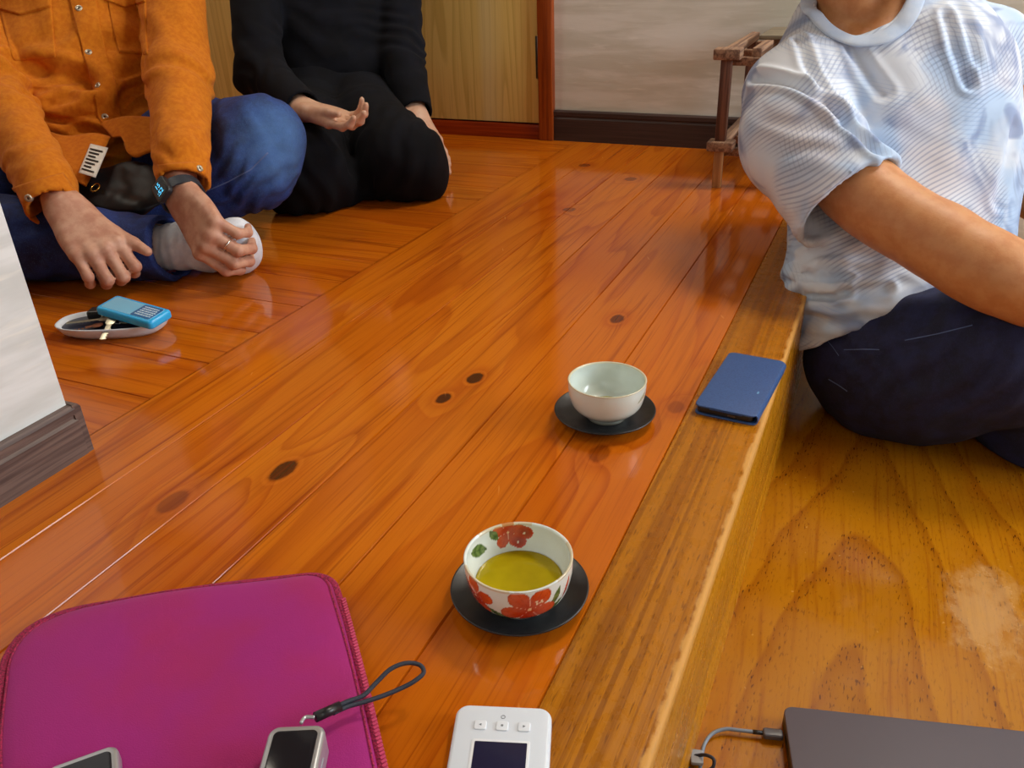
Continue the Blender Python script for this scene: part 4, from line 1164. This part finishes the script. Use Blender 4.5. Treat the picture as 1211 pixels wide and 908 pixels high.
eyes(p1, j['hd'], F1 - .35 * UP, UP + .3 * F1); hair(p1, j['hd'], F1 - .35 * UP, UP + .3 * F1, M_HAIR)
# shirt
V = Vol(lo1, hi1, .0036)
V.chain([at(118, 196, 1.74), j['sp1'], j['sp2'], j['sp3']], [.178, .180, .186, .150], .04, flat=(F1, .66))
V.cap(j['shR'] + .02 * X1, j['shL'] - .02 * X1, .064, .064, .05)
V.cap(j['sp3'], j['nk'], .085, .066, .03)
V.cap(j['nk'] - UP * .05, j['nk'] + UP * .1, .058, .056, 0, 's')
V.cut(at(118, 196, 1.74) - UP * .03, -UP, at(118, 196, 1.74) - UP * .1, .3)
for s, e0, cuff in (('R', at(55, 218, 1.400), at(64, 247, 1.378)), ('L', at(215, 190, 1.432), at(217, 218, 1.415))):
    c = V.child(np.minimum(j['sh' + s], cuff) - .15, np.maximum(j['sh' + s], cuff) + .15)
    el = j['el' + s]
    c.chain([j['sh' + s], el, e0], [.068, .058, .047], .03)
    d = nrm(cuff - e0)
    c.cap(e0, cuff + d * .03, .0455, .0425, .004)
    sleeve_end(c, cuff, d, .0425)
    V.add(c, .012)
v, F = V.mesh(1)
wl = []
v = folds(v, F, [(at(95, 110, 1.62), .13, UP + .25 * X1, .066, .013, 1), (at(100, 165, 1.6), .12, UP, .045, .006, 2), (j['elL'], .16, UP + .5 * X1, .050, .006, 3), (j['elR'], .16, UP - .5 * X1, .050, .006, 4), (at(215, 180, 1.43), .08, UP + .3 * X1, .030, .004, 5), (at(40, 200, 1.45), .08, UP - .3 * X1, .030, .004, 6), (j['shL'], .12, X1, .05, .004, 7), (at(95, 20, 1.66), .12, X1, .09, .004, 8)])
t1 = tree_of(v, F)
px_ = lambda *q: hit(t1, *q)[0]
v = crease(v, F, [([p for p in (px_(18, 73), px_(50, 84), px_(96, 92), px_(106, 100)) if p is not None], .016, .014), ([p for p in (px_(30, 112), px_(60, 122), px_(112, 120)) if p is not None], .009, .006), ([p for p in (px_(170, 100), px_(150, 108), px_(140, 122)) if p is not None], .008, .010), ([p for p in (px_(55, 140), px_(95, 150), px_(125, 160)) if p is not None], .008, .007)])
sh = put('shirt', (v, F), M_ORANGE, p1); t1 = tree_of(v, F)
put('placket', drape(t1, [(83, -60), (83, 0), (92, 35), (99, 66), (106, 82), (111, 104), (116, 140), (136, 163)], [(113, -60), (113, 0), (119, 35), (126, 66), (131, 82), (137, 104), (143, 140), (158, 160)], 40, .0035), M_ORANGE, sh)
for nm, Lp, Rp, of in (('pocket', [(-8, -40), (2, 20), (14, 68), (18, 72)], [(58, -40), (62, 20), (66, 64), (66, 68)], .0025), ('pocket_flap', [(-10, -34), (-10, 8), (-2, 12)], [(60, -34), (60, 9), (26, 19)], .0055), ('pocket', [(124, -40), (128, 5), (136, 45), (141, 63)], [(172, -40), (173, 5), (174, 45), (175, 65)], .0025), ('pocket_flap', [(122, -34), (122, 0), (124, 5)], [(173, -34), (174, 3), (152, 10)], .0055)):
    if nm == 'pocket_flap':
        (xa, _), (xb, _) = Lp[0], Rp[0]; mid = ((xa + xb) / 2, Rp[-1][1])
        put(nm, drape(t1, [(xa, -36), (xb, -36)], [(xa, Lp[1][1]), mid, (xb, Rp[1][1])], 30, of), M_ORANGE, sh)
    else: put(nm, drape(t1, Lp, Rp, 26, of), M_ORANGE, sh)
for q in ((94, 11), (105, 63), (117, 102), (124, 139)): snap('button', t1, *q, .0068, sh)
snap('button', t1, 35, 234, .0062, sh); snap('button', t1, 235, 200, .0058, sh); snap('button', t1, 4, 203, .0045, sh)
put('cuff', drape(t1, [(188, 195), (189, 209), (190, 223)], [(244, 192), (243, 205), (242, 219)], 20, .003), M_ORANGE, sh)
put('cuff', drape(t1, [(16, 222), (24, 240), (31, 258)], [(74, 205), (85, 222), (98, 240)], 20, .003), M_ORANGE, sh)
fl1 = put('shirt_tail', ruled([at(14, 150, 1.60), at(40, 172, 1.535), at(66, 202, 1.475)], [at(131, 164, 1.585), at(118, 190, 1.530), at(102, 220, 1.470)], 18, 18, .004, lambda a, b: UP * .006 * math.sin(b * 9) * (1 - a)), M_ORANGE, sh)
put('shirt_tail', ruled([at(118, 146, 1.62), at(150, 138, 1.61), at(188, 140, 1.62)], [at(134, 163, 1.585), at(147, 164, 1.575), at(153, 181, 1.55), at(163, 187, 1.54), at(174, 182, 1.545), at(188, 176, 1.55)], 24, 14, .004, lambda a, b: -FC * .010 * math.sin(a * PI) * b), M_ORANGE, sh)
tg = put('care_tag', ruled([at(107, 170, 1.548), at(93, 204, 1.468)], [at(128, 175, 1.548), at(113, 210, 1.462)], 6, 6, .001), plain('white_tag', lin(230, 228, 222), .7), sh)
V_, F_ = [], []
for r_ in range(7):
    for c_ in range(1):
        a = .14 + r_ * .115; u0, u1 = .1 + .02 * (r_ % 3), .80 - .12 * ((r_ * 7) % 3)
        q = lambda u, w: (at(107, 170, 1.546) * (1 - w) + at(93, 204, 1.466) * w) * (1 - u) + (at(128, 175, 1.546) * (1 - w) + at(113, 210, 1.460) * w) * u
        b = [q(u0, a), q(u1, a), q(u1, a + .045), q(u0, a + .045)]; V_, F_ = merge((V_, F_), ([*b, *[p - FC * .0012 for p in b]], [(0, 1, 2, 3), (7, 6, 5, 4), (0, 4, 5, 1), (1, 5, 6, 2), (2, 6, 7, 3), (3, 7, 4, 0)]))
mesh_in(tg, [Vector(p - FC * .0004) for p in V_], F_, plain('tag_print', (.03, .03, .03), .7))
# jeans
V = Vol(lo1, hi1, .0036)
V.ell(j['pel'], (.175, .13, .115), (X1, F1, UP), .04)
V.chain([j['hpL'], j['knL'] * .5 + j['hpL'] * .5 + UP * .015, j['knL']], [.10, .094, .078], .04)
V.chain([j['knL'], at(300, 198, 1.60), at(215, 240, 1.62), j['anL']], [.078, .074, .066, .056], .03)
V.chain([j['hpR'], j['knR']], [.10, .082], .04)
hem = atz(204, 293, .056); hd_ = nrm(hem - j['knR'])
c = V.child(np.minimum(j['knR'], hem) - .13, np.maximum(j['knR'], hem) + .13)
c.chain([j['knR'], atz(40, 285, .070), atz(120, 290, .062), hem + hd_ * .03], [.082, .066, .058, .056], .02)
sleeve_end(c, hem, nrm(hd_ + .25 * UP), .056, .0085, .06, .10)
V.add(c, .03)
V.cut(A(0, 0, .003), -UP, j['pel'] + A(0, 0, -.35), .75)
v, F = V.mesh(1)
v = folds(v, F, [(j['knL'], .12, X1 + .4 * UP, .05, .004, 11), (at(290, 230, 1.55), .10, X1 - UP, .035, .005, 12), (at(100, 285, 1.45), .16, UP + .3 * X1, .05, .005, 13), (at(215, 180, 1.62), .10, X1, .045, .006, 14), (at(20, 250, 1.5), .12, UP + .5 * X1, .05, .006, 15)])
v[:, 2] = np.maximum(v[:, 2], .0012)
jn = put('jeans', (v, F), M_JEAN1, p1); tj = tree_of(v, F)
V_, F_ = drape(tj, [(243, 226), (270, 214), (296, 200), (316, 180)], [(243.8, 227), (271, 215), (297.2, 201), (317.4, 181)], 30, .0007, .001, 1); mesh('seam_stitching', V_, F_, M_STITCH, jn)
# socks
V = Vol(lo1, hi1, .0034)
toe = atz(282, 300, .046); ball = atz(250, 294, .042)
V.chain([atz(178, 294, .050), j['anR'], ball], [.040, .038, .038], .012)
ff = nrm(ball - j['anR'])
V.chain([ball, atz(280, 291, .052)], [.038, .038], .012)
V.chain([atz(278, 280, .074), atz(286, 301, .034)], [.033, .032], .02)
V.cut(A(0, 0, .003), -UP, ball + A(0, 0, -.25), .45)
v, F = V.mesh(1); v = folds(v, F, [(ball, .1, X1, .03, .0015, 21), (j['anR'], .08, X1, .022, .002, 22)]); v[:, 2] = np.maximum(v[:, 2], .0012)
put('sock', (v, F), M_SOCK, p1)
V = Vol(lo1, hi1, .0040); V.chain([j['anL'], anL2, ftL[1]], [.040, .034, .027], .012); V.cut(A(0, 0, .003), -UP, anL2 + A(0, 0, -.25), .45); v, F = V.mesh(1); v[:, 2] = np.maximum(v[:, 2], .0012); put('sock', (v, F), M_SOCK, p1)
# watch
wd = nrm(KL - j['wrL']); wc = at(215, 231, 1.396)
wx = nrm(A(*(-XC * .8 - .15 * DC - .55 * FC))); wx = nrm(wx - wd * (wx @ wd))        # towards the dial (thumb side)
wy = np.cross(wd, wx)
wpath = [wc + (wx * math.cos(a) * .0345 + wy * math.sin(a) * .0335) for a in [2 * PI * i / 40 for i in range(40)]]
V_, F_ = [], []
for i, p in enumerate(wpath):
    o_ = nrm(p - wc)
    for aa, bb in ((-.0095, 0), (.0095, 0), (.0095, .0028), (-.0095, .0028)): V_.append(p + wd * aa + o_ * bb)
for i in range(40):
    k_ = (i + 1) % 40
    for q in range(4): F_.append((i * 4 + q, k_ * 4 + q, k_ * 4 + (q + 1) % 4, i * 4 + (q + 1) % 4))
M_STRAP = (lambda t: t.P(base=lin(40, 46, 56), rough=.5, normal=t.bump(t.noise(t.coord(), 500.0, 1), .5, .001)))(T('charcoal_strap'))
wt = mesh('wristwatch', V_, F_, M_STRAP, p1); sharp(wt, 40)
dn = nrm(wx * .80 - FC * .55); dn = nrm(dn - wd * (dn @ wd)); mw = frame(wc + dn * .0330, wd, dn)
bm = bmesh.new(); rplate(bm, .038, .034, .009, .008, .002, 0, mtx=mw); sharp(from_bm('watch_case', bm, plain('black_watch_case', (.02, .021, .025), .3), wt), 35)
bm = bmesh.new(); rplate(bm, .031, .027, .0006, .005, .0002, .0088, mtx=mw); from_bm('watch_screen', bm, M_GLASSB, wt)
M_LIT = plain('lit_watch_digits', (.05, .3, .5), .5, em=(.10, .62, 1.0), ems=1.3)
text_mesh('watch_digits', '15\n:52', .0125, mw @ Matrix.Translation((0, -.001, .0097)) @ Matrix.Rotation(PI / 2, 4, 'Z'), M_LIT, wt)
rgp = knL_[2] + (lambda a: (fL_[0] * math.cos(a) - fL_[2] * math.sin(a)))(.70) * .030
rd = nrm(fL_[0] * math.cos(.70) - fL_[2] * math.sin(.70)); ru = nrm(np.cross(rd, fL_[1])); rv = np.cross(rd, ru)
tube('finger_ring', [rgp + (ru * math.cos(a) + rv * math.sin(a)) * .0098 for a in [2 * PI * i / 24 for i in range(24)]], .0013, M_CHROME, p1, sides=8, closed=True)
# black leather bag in his lap
V = Vol(at(155, 235, 1.50) - .25, at(155, 235, 1.50) + .25, .0034)
e1 = nrm(at(205, 262, 1.47) - at(105, 222, 1.55)); e2 = nrm(at(165, 195, 1.60) - at(140, 262, 1.47)); e2 = nrm(e2 - e1 * (e2 @ e1)); e3 = np.cross(e1, e2)
bcn = at(150, 222, 1.512)
V.ell(bcn, (.095, .072, .013), (e1, e2, e3), 0); V.cap(bcn - e1 * .065 - e2 * .042, bcn + e1 * .068 - e2 * .038, .011, .011, .02); V.cap(bcn - e1 * .050 + e2 * .050, bcn + e1 * .045 + e2 * .054, .008, .008, .02)
v, F = V.mesh(2); v = folds(v, F, [(bcn, .12, e1 + e2, .05, .003, 31)])
bag = empty('leather_bag', bcn, 'black leather pouch bag in the lap of the person in the orange shirt', 'bag')
put('pouch', (v, F), M_LEATHER, bag); tb_ = tree_of(v, F)
V_, F_ = drape(tb_, [(96, 240), (130, 250), (170, 266)], [(97, 243), (131, 253), (171, 269)], 30, .002, .002); 
if len(V_): mesh('zip_edge', V_, F_, M_BLK, bag)
hh, hn = hit(tb_, 114, 224)
if hh is not None:
    m_ = frame(hh + hn * .004, np.cross(hn, XC), hn); tube('buckle', [np.array(m_ @ Vector((.010 * math.cos(a), .0075 * math.sin(a), 0))) for a in [2 * PI * i / 24 for i in range(24)]], .0016, plain('gold_metal', lin(220, 180, 90), .25, 1.0), bag, sides=8, closed=True)

# ======== person in black, kneeling
F2 = nrm(A(.66, -.75, 0)); X2 = nrm(A(.915, .403, 0))
k1, k2 = atz(362, 203, .084), atz(480, 190, .084)
j = dict(pel=at(408, 112, 2.18), sp1=at(395, 55, 2.16), sp2=at(386, -20, 2.14), sp3=at(384, -85, 2.12), nk=at(383, -120, 2.10), hd=at(384, -205, 2.02),
         shR=at(296, -70, 2.12), elR=at(308, 88, 1.93), wrR=at(360, 130, 1.745), shL=at(468, -75, 2.16), elL=at(474, 62, 2.12), wrL=at(494, 138, 2.00),
         hpR=at(372, 122, 2.15), knR=k1, hpL=at(424, 118, 2.17), knL=k2)
allp = np.array(list(j.values())); lo2, hi2 = allp.min(0) - .19, allp.max(0) + .19; lo2[2] = -.01
V = Vol(lo2, hi2, .0034)
V.chain([j['pel'], j['sp1'], j['sp2'], j['sp3']], [.12, .115, .13, .11], .04, flat=(F2, .65))
V.cap(j['shR'] + .03 * X2, j['shL'] - .03 * X2, .04, .04, .05); V.cap(j['sp3'], j['nk'] + UP * .03, .055, .05, .03); V.cap(j['nk'], j['hd'] - UP * .06, .047, .046, .02)
head(V, j['hd'], F2 - .2 * UP, UP, .96)
for s in 'RL':
    V.chain([j['sh' + s], j['el' + s], j['wr' + s]], [.040, .033, .0235], .02)
    an = j['hp' + s] * A(1, 1, 0) + UP * .045
    V.chain([j['hp' + s], j['kn' + s] + UP * .0, ], [.085, .06], .02); V.chain([j['kn' + s] - UP * .03, an, an - F2 * .16 - UP * .01], [.045, .035, .028], .02)
hR = V.child(j['wrR'] - .16, j['wrR'] + .2)
KR = at(402, 144, 1.695)
hand(hR, j['wrR'], KR, nrm(UP * -.55 + DC * .4 + FC * .25), -1, [(.05, .36, .5), (.10, .44, .5), (.20, .52, .55), (.32, .6, .55)], tbase=.036, thumb=(.95, .14, -.24), tb=(.30, .02), s=.96, spread=.03)
V.add(hR, .012)
hL = V.child(j['wrL'] - .16, j['wrL'] + .2)
KL = at(513, 168, 1.98)
hand(hL, j['wrL'], KL, nrm(XC * .75 - FC * .55 + UP * .25), 1, [(.10, .12, .1)] * 4, thumb=(.9, .35, -.3), tb=(.3, .2), s=.92, spread=.02)
V.add(hL, .012)
v, F = V.mesh(2); v[:, 2] = np.maximum(v[:, 2], .001)
p2 = mesh('person', v, F, M_SKIN2); tag(p2, 'person in black sweater and black trousers kneeling before the yellow wood door', 'person')
eyes(p2, j['hd'], F2 - .2 * UP, UP); hair(p2, j['hd'], F2 - .2 * UP, UP, M_HAIR, .05, .96)
V = Vol(lo2, hi2, .0038)
V.chain([j['pel'] + UP * .02, j['sp1'], j['sp2'], j['sp3']], [.172, .160, .165, .135], .04, flat=(F2, .70))
V.cap(j['shR'] + .02 * X2, j['shL'] - .02 * X2, .058, .058, .05); V.cap(j['sp3'], j['nk'] + UP * .01, .08, .062, .03); V.cap(j['nk'] - UP * .03, j['nk'] + UP * .1, .053, .052, 0, 's')
for s, cuff in (('R', at(359, 129, 1.750)), ('L', at(493, 134, 2.005))):
    c = V.child(np.minimum(j['sh' + s], cuff) - .14, np.maximum(j['sh' + s], cuff) + .14)
    d = nrm(cuff - j['el' + s]); c.chain([j['sh' + s], j['el' + s], cuff + d * .02], [.062, .056, .037], .03); sleeve_end(c, cuff, d, .037); V.add(c, .02)
v, F = V.mesh(1)
v = folds(v, F, [(j['elR'], .13, UP + X2, .05, .005, 41), (j['elL'], .13, UP, .045, .005, 42), (at(395, 70, 2.0), .16, UP + .2 * X2, .07, .005, 43), (j['shR'], .12, X2, .06, .004, 44)])
put('sweater', (v, F), M_BLACKK, p2)
V = Vol(lo2, hi2, .0038)
V.ell(j['pel'] + UP * .0 - X2 * .02, (.155, .15, .12), (X2, F2, UP), .05)
for s in 'RL':
    kn = j['kn' + s]; an = j['hp' + s] * A(1, 1, 0) + UP * .06
    V.chain([j['hp' + s], j['hp' + s] * .45 + kn * .55 + UP * .008 + (-X2 * .030 if s == 'L' else 0), kn + UP * .002], [.092, .090, .088], .02)
    V.chain([kn - UP * .018, an, an - F2 * .08], [.066, .062, .052], .03)
    side = X2 * (1 if s == 'L' else -1)
    V.chain([kn - UP * .045 + side * .040 - F2 * .01, j['hp' + s] * A(.5, .5, 0) + kn * A(.5, .5, 0) + UP * .05 - side * .01], [.048, .055], .04)
    V.chain([kn - UP * .040 - side * .045 - F2 * .02, j['hp' + s] * A(1, 1, 0) + UP * .05], [.050, .06], .03)
V.chain([k1 - UP * .048 + X2 * .05 - F2 * .03, k2 - UP * .048 - X2 * .05 - F2 * .05], [.046, .046], .03)
V.cut(A(0, 0, .003), -UP, j['pel'] + A(0, 0, -.45), .9)
v, F = V.mesh(1)
v = folds(v, F, [(k1, .14, X2 + .3 * UP, .06, .006, 51), (k2, .14, X2 - .4 * UP, .06, .006, 52), ((k1 + k2) / 2, .12, X2, .05, .006, 53), (at(410, 165, 1.9), .1, F2, .05, .004, 54)])
v[:, 2] = np.maximum(v[:, 2], .0012)
put('trousers', (v, F), M_BLACKT, p2)

# ======== man in the white printed t-shirt, sitting on the lower floor
F3 = nrm(A(.40, -.90, 0)); X3 = nrm(A(.93, .36, 0))
j = dict(pel=at(1085, 425, 1.40), sp1=at(1075, 290, 1.38), sp2=at(1062, 170, 1.38), sp3=at(1035, 70, 1.40), nk=at(1030, 8, 1.375), hd=at(1012, -95, 1.31),
         shR=at(938, 112, 1.33), elR=at(1110, 286, 1.150), wrR=at(1325, 395, 1.10), shL=at(1165, 65, 1.46), elL=at(1226, 225, 1.42), wrL=at(1330, 330, 1.25),
         hpR=at(1070, 435, 1.33), knR=at(1300, 425, 1.16), anR=at(1230, 520, 1.26), hpL=at(1130, 420, 1.45), knL=at(1370, 330, 1.50), anL=at(1330, 470, 1.30))
allp = np.array(list(j.values())); lo3, hi3 = allp.min(0) - .18, allp.max(0) + .18; lo3[2] = ZL - .01
V = Vol(lo3, hi3, .0034)
V.chain([j['pel'], j['sp1'], j['sp2'], j['sp3']], [.13, .135, .15, .125], .04, flat=(F3, .62))
V.cap(j['shR'], j['shL'], .05, .05, .05); V.chain([j['sp3'] - F3 * -.02, j['nk'], j['hd'] - UP * .06], [.075, .060, .056], .03)
V.ell(at(1024, 2, 1.392), (.088, .084, .088), (X3, F3, UP), .02); V.cap(at(990, 30, 1.36), at(1020, 52, 1.30), .012, .008, .02); V.cap(at(1070, 30, 1.35), at(1040, 52, 1.30), .012, .008, .02)
for sx in (-1, 1): V.cap(j['nk'] + F3 * .048 + X3 * .012 * sx - UP * .01, j['hd'] - UP * .05 + X3 * .045 * sx, .009, .012, .015)
head(V, j['hd'], F3 - .25 * UP + .1 * X3, UP + .15 * F3)
V.chain([j['shR'], at(1012, 220, 1.228), j['elR'], at(1190, 330, 1.11), j['wrR']], [.056, .051, .0445, .0455, .027], .02, n=4)
V.ell(j['elR'] + UP * .004, (.046, .046, .044), None, .02)
V.chain([j['shL'], j['elL'], j['wrL']], [.052, .043, .027], .02)
for s in 'RL': V.chain([j['hp' + s], j['kn' + s], j['an' + s]], [.085, .058, .035], .02); V.chain([j['an' + s], j['an' + s] + F3 * .10 - UP * .02 + X3 * .05], [.033, .028], .01)
for s, ts in (('R', -1), ('L', 1)):
    W = j['wr' + s]; fd = nrm(W - j['el' + s] + X3 * .05 - UP * .02); h_ = V.child(W - .16, W + .24)
    hand(h_, W + fd * .01, W + fd * .10, nrm(UP + .2 * F3), ts, [(.25, .3, .2)] * 4, s=1.0); V.add(h_, .012)
v, F = V.mesh(2); v[:, 2] = np.maximum(v[:, 2], ZL + .001)
p3 = mesh('person', v, F, M_SKIN3); tag(p3, 'person in white and pale blue patterned t-shirt and dark jeans sitting below the step', 'person')
eyes(p3, j['hd'], F3 - .25 * UP + .1 * X3, UP + .15 * F3); hair(p3, j['hd'], F3 - .25 * UP + .1 * X3, UP + .15 * F3, M_HAIR)
# t-shirt
V = Vol(lo3, hi3, .0036)
V.chain([at(1040, 385, 1.345), at(1062, 300, 1.37), at(1068, 205, 1.385), at(1062, 120, 1.395), at(1045, 55, 1.41)], [.142, .164, .174, .172, .135], .05, flat=(F3, .68))
V.cap(j['shR'] + X3 * .02, j['shL'] - X3 * .01, .068, .068, .06)
V.cap(at(975, 25, 1.40), j['shR'] + UP * .006, .050, .052, .04); V.cap(at(1090, 10, 1.43), j['shL'] + UP * .01, .050, .055, .04)
V.chain([at(975, 330, 1.335), at(990, 388, 1.33)], [.058, .050], .04)
c = V.child(at(980, 200, 1.25) - .25, at(980, 200, 1.25) + .25)
se = at(1002, 243, 1.222); sd = nrm(at(1085, 290, 1.165) - at(960, 170, 1.29))
c.chain([j['shR'], at(945, 165, 1.285), se + sd * .03], [.080, .083, .086], .03, flat=(nrm(FC + .3 * XC), .82))
c.cut(se, sd, se + sd * .08, .16); c.chain([se - sd * .04, se + sd * .05], [.072, .0755], 0, 's', flat=(nrm(FC + .3 * XC), .80))
V.add(c, .012)
c = V.child(j['shL'] - .2, j['shL'] + .2); se2 = at(1206, 118, 1.445); sd2 = nrm(j['elL'] - j['shL'])
c.chain([j['shL'], se2 + sd2 * .03], [.078, .075], .03); c.cut(se2, sd2, se2 + sd2 * .08, .15); c.chain([se2 - sd2 * .06, se2 + sd2 * .05], [.070, .070], 0, 's'); V.add(c, .012)
# neck hole
ncen = at(1020, -18, 1.375); nF, nL_, nR_ = at(1036, 40, 1.285), at(962, -14, 1.375), at(1078, -10, 1.375)
V.chain([at(1020, -15, 1.22), at(1019, -17, 1.42)], [.065, .077], 0.004, 's'); V.chain([at(1020, -30, 1.37), at(1015, -90, 1.36)], [.070, .085], 0.004, 's')
# hem cut following the waist
hp_, hn_ = at(1000, 378, 1.27), nrm(DC * .85 + .28 * XC - .25 * FC)
V.cut(at(1000, 393, 1.29), nrm(DC * .9 + .42 * XC), at(1040, 480, 1.33), .26)
v, F = V.mesh(1)
v = folds(v, F, [(at(960, 335, 1.26), .09, DC + .2 * XC, .036, .010, 61), (at(1000, 350, 1.25), .10, DC, .040, .007, 62), (at(975, 160, 1.25), .10, DC - .55 * XC, .055, .005, 63), (at(1110, 120, 1.27), .16, XC + .25 * DC, .10, .005, 64), (at(1130, 220, 1.29), .12, DC - .8 * XC, .09, .003, 65), (at(1010, 80, 1.30), .10, XC - .6 * DC, .085, .003, 66)])
t3 = tree_of(v, F); hp3 = lambda *q: hit(t3, *q)[0]
def ln(*q): return [p for p in (hp3(*x) for x in q) if p is not None]
v = crease(v, F, [(ln((895, 92), (935, 98), (965, 112), (995, 138), (1035, 178), (1050, 196)), .008, .010), (ln((944, 45), (955, 75), (972, 105), (990, 130)), .007, .006), (ln((1010, 60), (1025, 85), (1045, 110)), .009, .005), (ln((1120, 20), (1130, 60), (1146, 100)), .008, .007), (ln((1135, 10), (1150, 70)), .01, .004), (ln((1000, 346), (1025, 343), (1048, 341)), .007, .005), (ln((960, 350), (985, 352), (1000, 345)), .006, .007), (ln((935, 318), (965, 330), (1000, 330)), .007, .007), (ln((1200, 150), (1180, 240)), .01, .004)])
ts_ = put('t_shirt', (v, F), M_TEE, p3); t3 = tree_of(v, F)
# ribbed collar
cpts = [(1020 + 65 * math.cos(a), -15 + 64 * math.sin(a)) for a in [math.radians(q) for q in range(-5, 190, 17)]]
cl = []
for q in cpts:
    h_, n_ = hit(t3, q[0], q[1])
    cl.append((h_, n_))
cl = [(h, n) for h, n in cl if h is not None]
bk = [at(985, -62, 1.45), at(1030, -72, 1.47), at(1066, -55, 1.44)]
loopc = smooth_path([h + n * .001 for h, n in cl] + bk, 8, True)
tube('collar', loopc, .0130, M_RIB, ts_, sides=14, closed=True, flat=(nrm(FC + .55 * DC), .22))
# jeans
V = Vol(lo3, hi3, .0038)
V.ell(at(1075, 425, 1.37), (.150, .135, .112), (X3, F3, UP), .05)
V.chain([at(1052, 428, 1.325), at(1100, 432, 1.285), at(1190, 415, 1.21), at(1300, 415, 1.16)], [.108, .112, .100, .082], .04)
V.cap(at(1010, 425, 1.34), at(1040, 455, 1.335), .066, .070, .05)
V.chain([j['hpL'], j['knL'], j['anL']], [.10, .085, .06], .03)
V.chain([at(1310, 430, 1.17), j['anR'], at(1195, 512, 1.29)], [.078, .060, .045], .03)
V.cut(A(0, 0, ZL + .003), -UP, j['pel'] + A(.1, 0, -.55), .8)
v, F = V.mesh(1)
v = folds(v, F, [(at(1010, 410, 1.25), .09, XC - .2 * DC, .04, .004, 71), (at(1100, 420, 1.2), .15, XC + .7 * DC, .06, .006, 72), (at(1060, 390, 1.23), .08, DC + .4 * XC, .035, .004, 73)])
v[:, 2] = np.maximum(v[:, 2], ZL + .0012)
j3 = put('jeans', (v, F), M_JEAN3, p3); t3 = tree_of(v, F)
for a in ([(998, 413), (1020, 412.5), (1040, 413)], [(1070, 402), (1110, 394), (1150, 384)], [(975, 398), (985, 410), (992, 420)], [(980, 448), (992, 455), (1002, 462)]):
    V_, F_ = drape(t3, a, [(x, y + 1.0) for x, y in a], 20, .0007, .001, 1)
    if len(V_): mesh('stitching', V_, F_, M_STITCH, j3)

# ---------------------------------------------------------------- light: daylight from the window on the right, added soft fill from behind the camera
def area(name, loc, look, sx, sy, power, col):
    L = bpy.data.lights.new(name, 'AREA'); L.shape = 'RECTANGLE'; L.size = sx; L.size_y = sy; L.energy = power; L.color = col
    o = bpy.data.objects.new(name, L); S.collection.objects.link(o); o.location = loc
    o.rotation_euler = (Vector(look) - Vector(loc)).to_track_quat('-Z', 'Y').to_euler(); return o
area('window_daylight', (2.36, (wy0 + wy1) / 2, (wz0 + wz1) / 2), (0, (wy0 + wy1) / 2, (wz0 + wz1) / 2 - .1), wz1 - wz0 - .1, wy1 - wy0 - .1, 66, (.86, .94, 1.0))
area('front_fill', (.4, -1.25, 1.35), (-.4, 1.2, .2), 1.6, 1.2, 6, (.88, .96, 1.0))  # unseen fill added behind the camera; the front wall has no window
area('ceiling_lamp', (.45, 2.05, 2.38), (.30, 1.7, 0), .5, .5, 34, (1.0, .92, .80))
area('side_room_fill', (-2.3, 1.1, 2.38), (-2.0, 1.2, 0), .6, .6, 13, (1.0, .90, .74))  # unseen lamp added to brighten the door and the dark side room
W = bpy.data.worlds.new('world'); S.world = W; W.use_nodes = True
W.node_tree.nodes['Background'].inputs[0].default_value = (.75, .85, 1.0, 1); W.node_tree.nodes['Background'].inputs[1].default_value = 0.8
S.view_settings.view_transform = 'Standard'; S.view_settings.look = 'None'; S.view_settings.gamma = 1; S.view_settings.use_curve_mapping = False
S.view_settings.exposure = 0.0
S.cycles.use_denoising = True
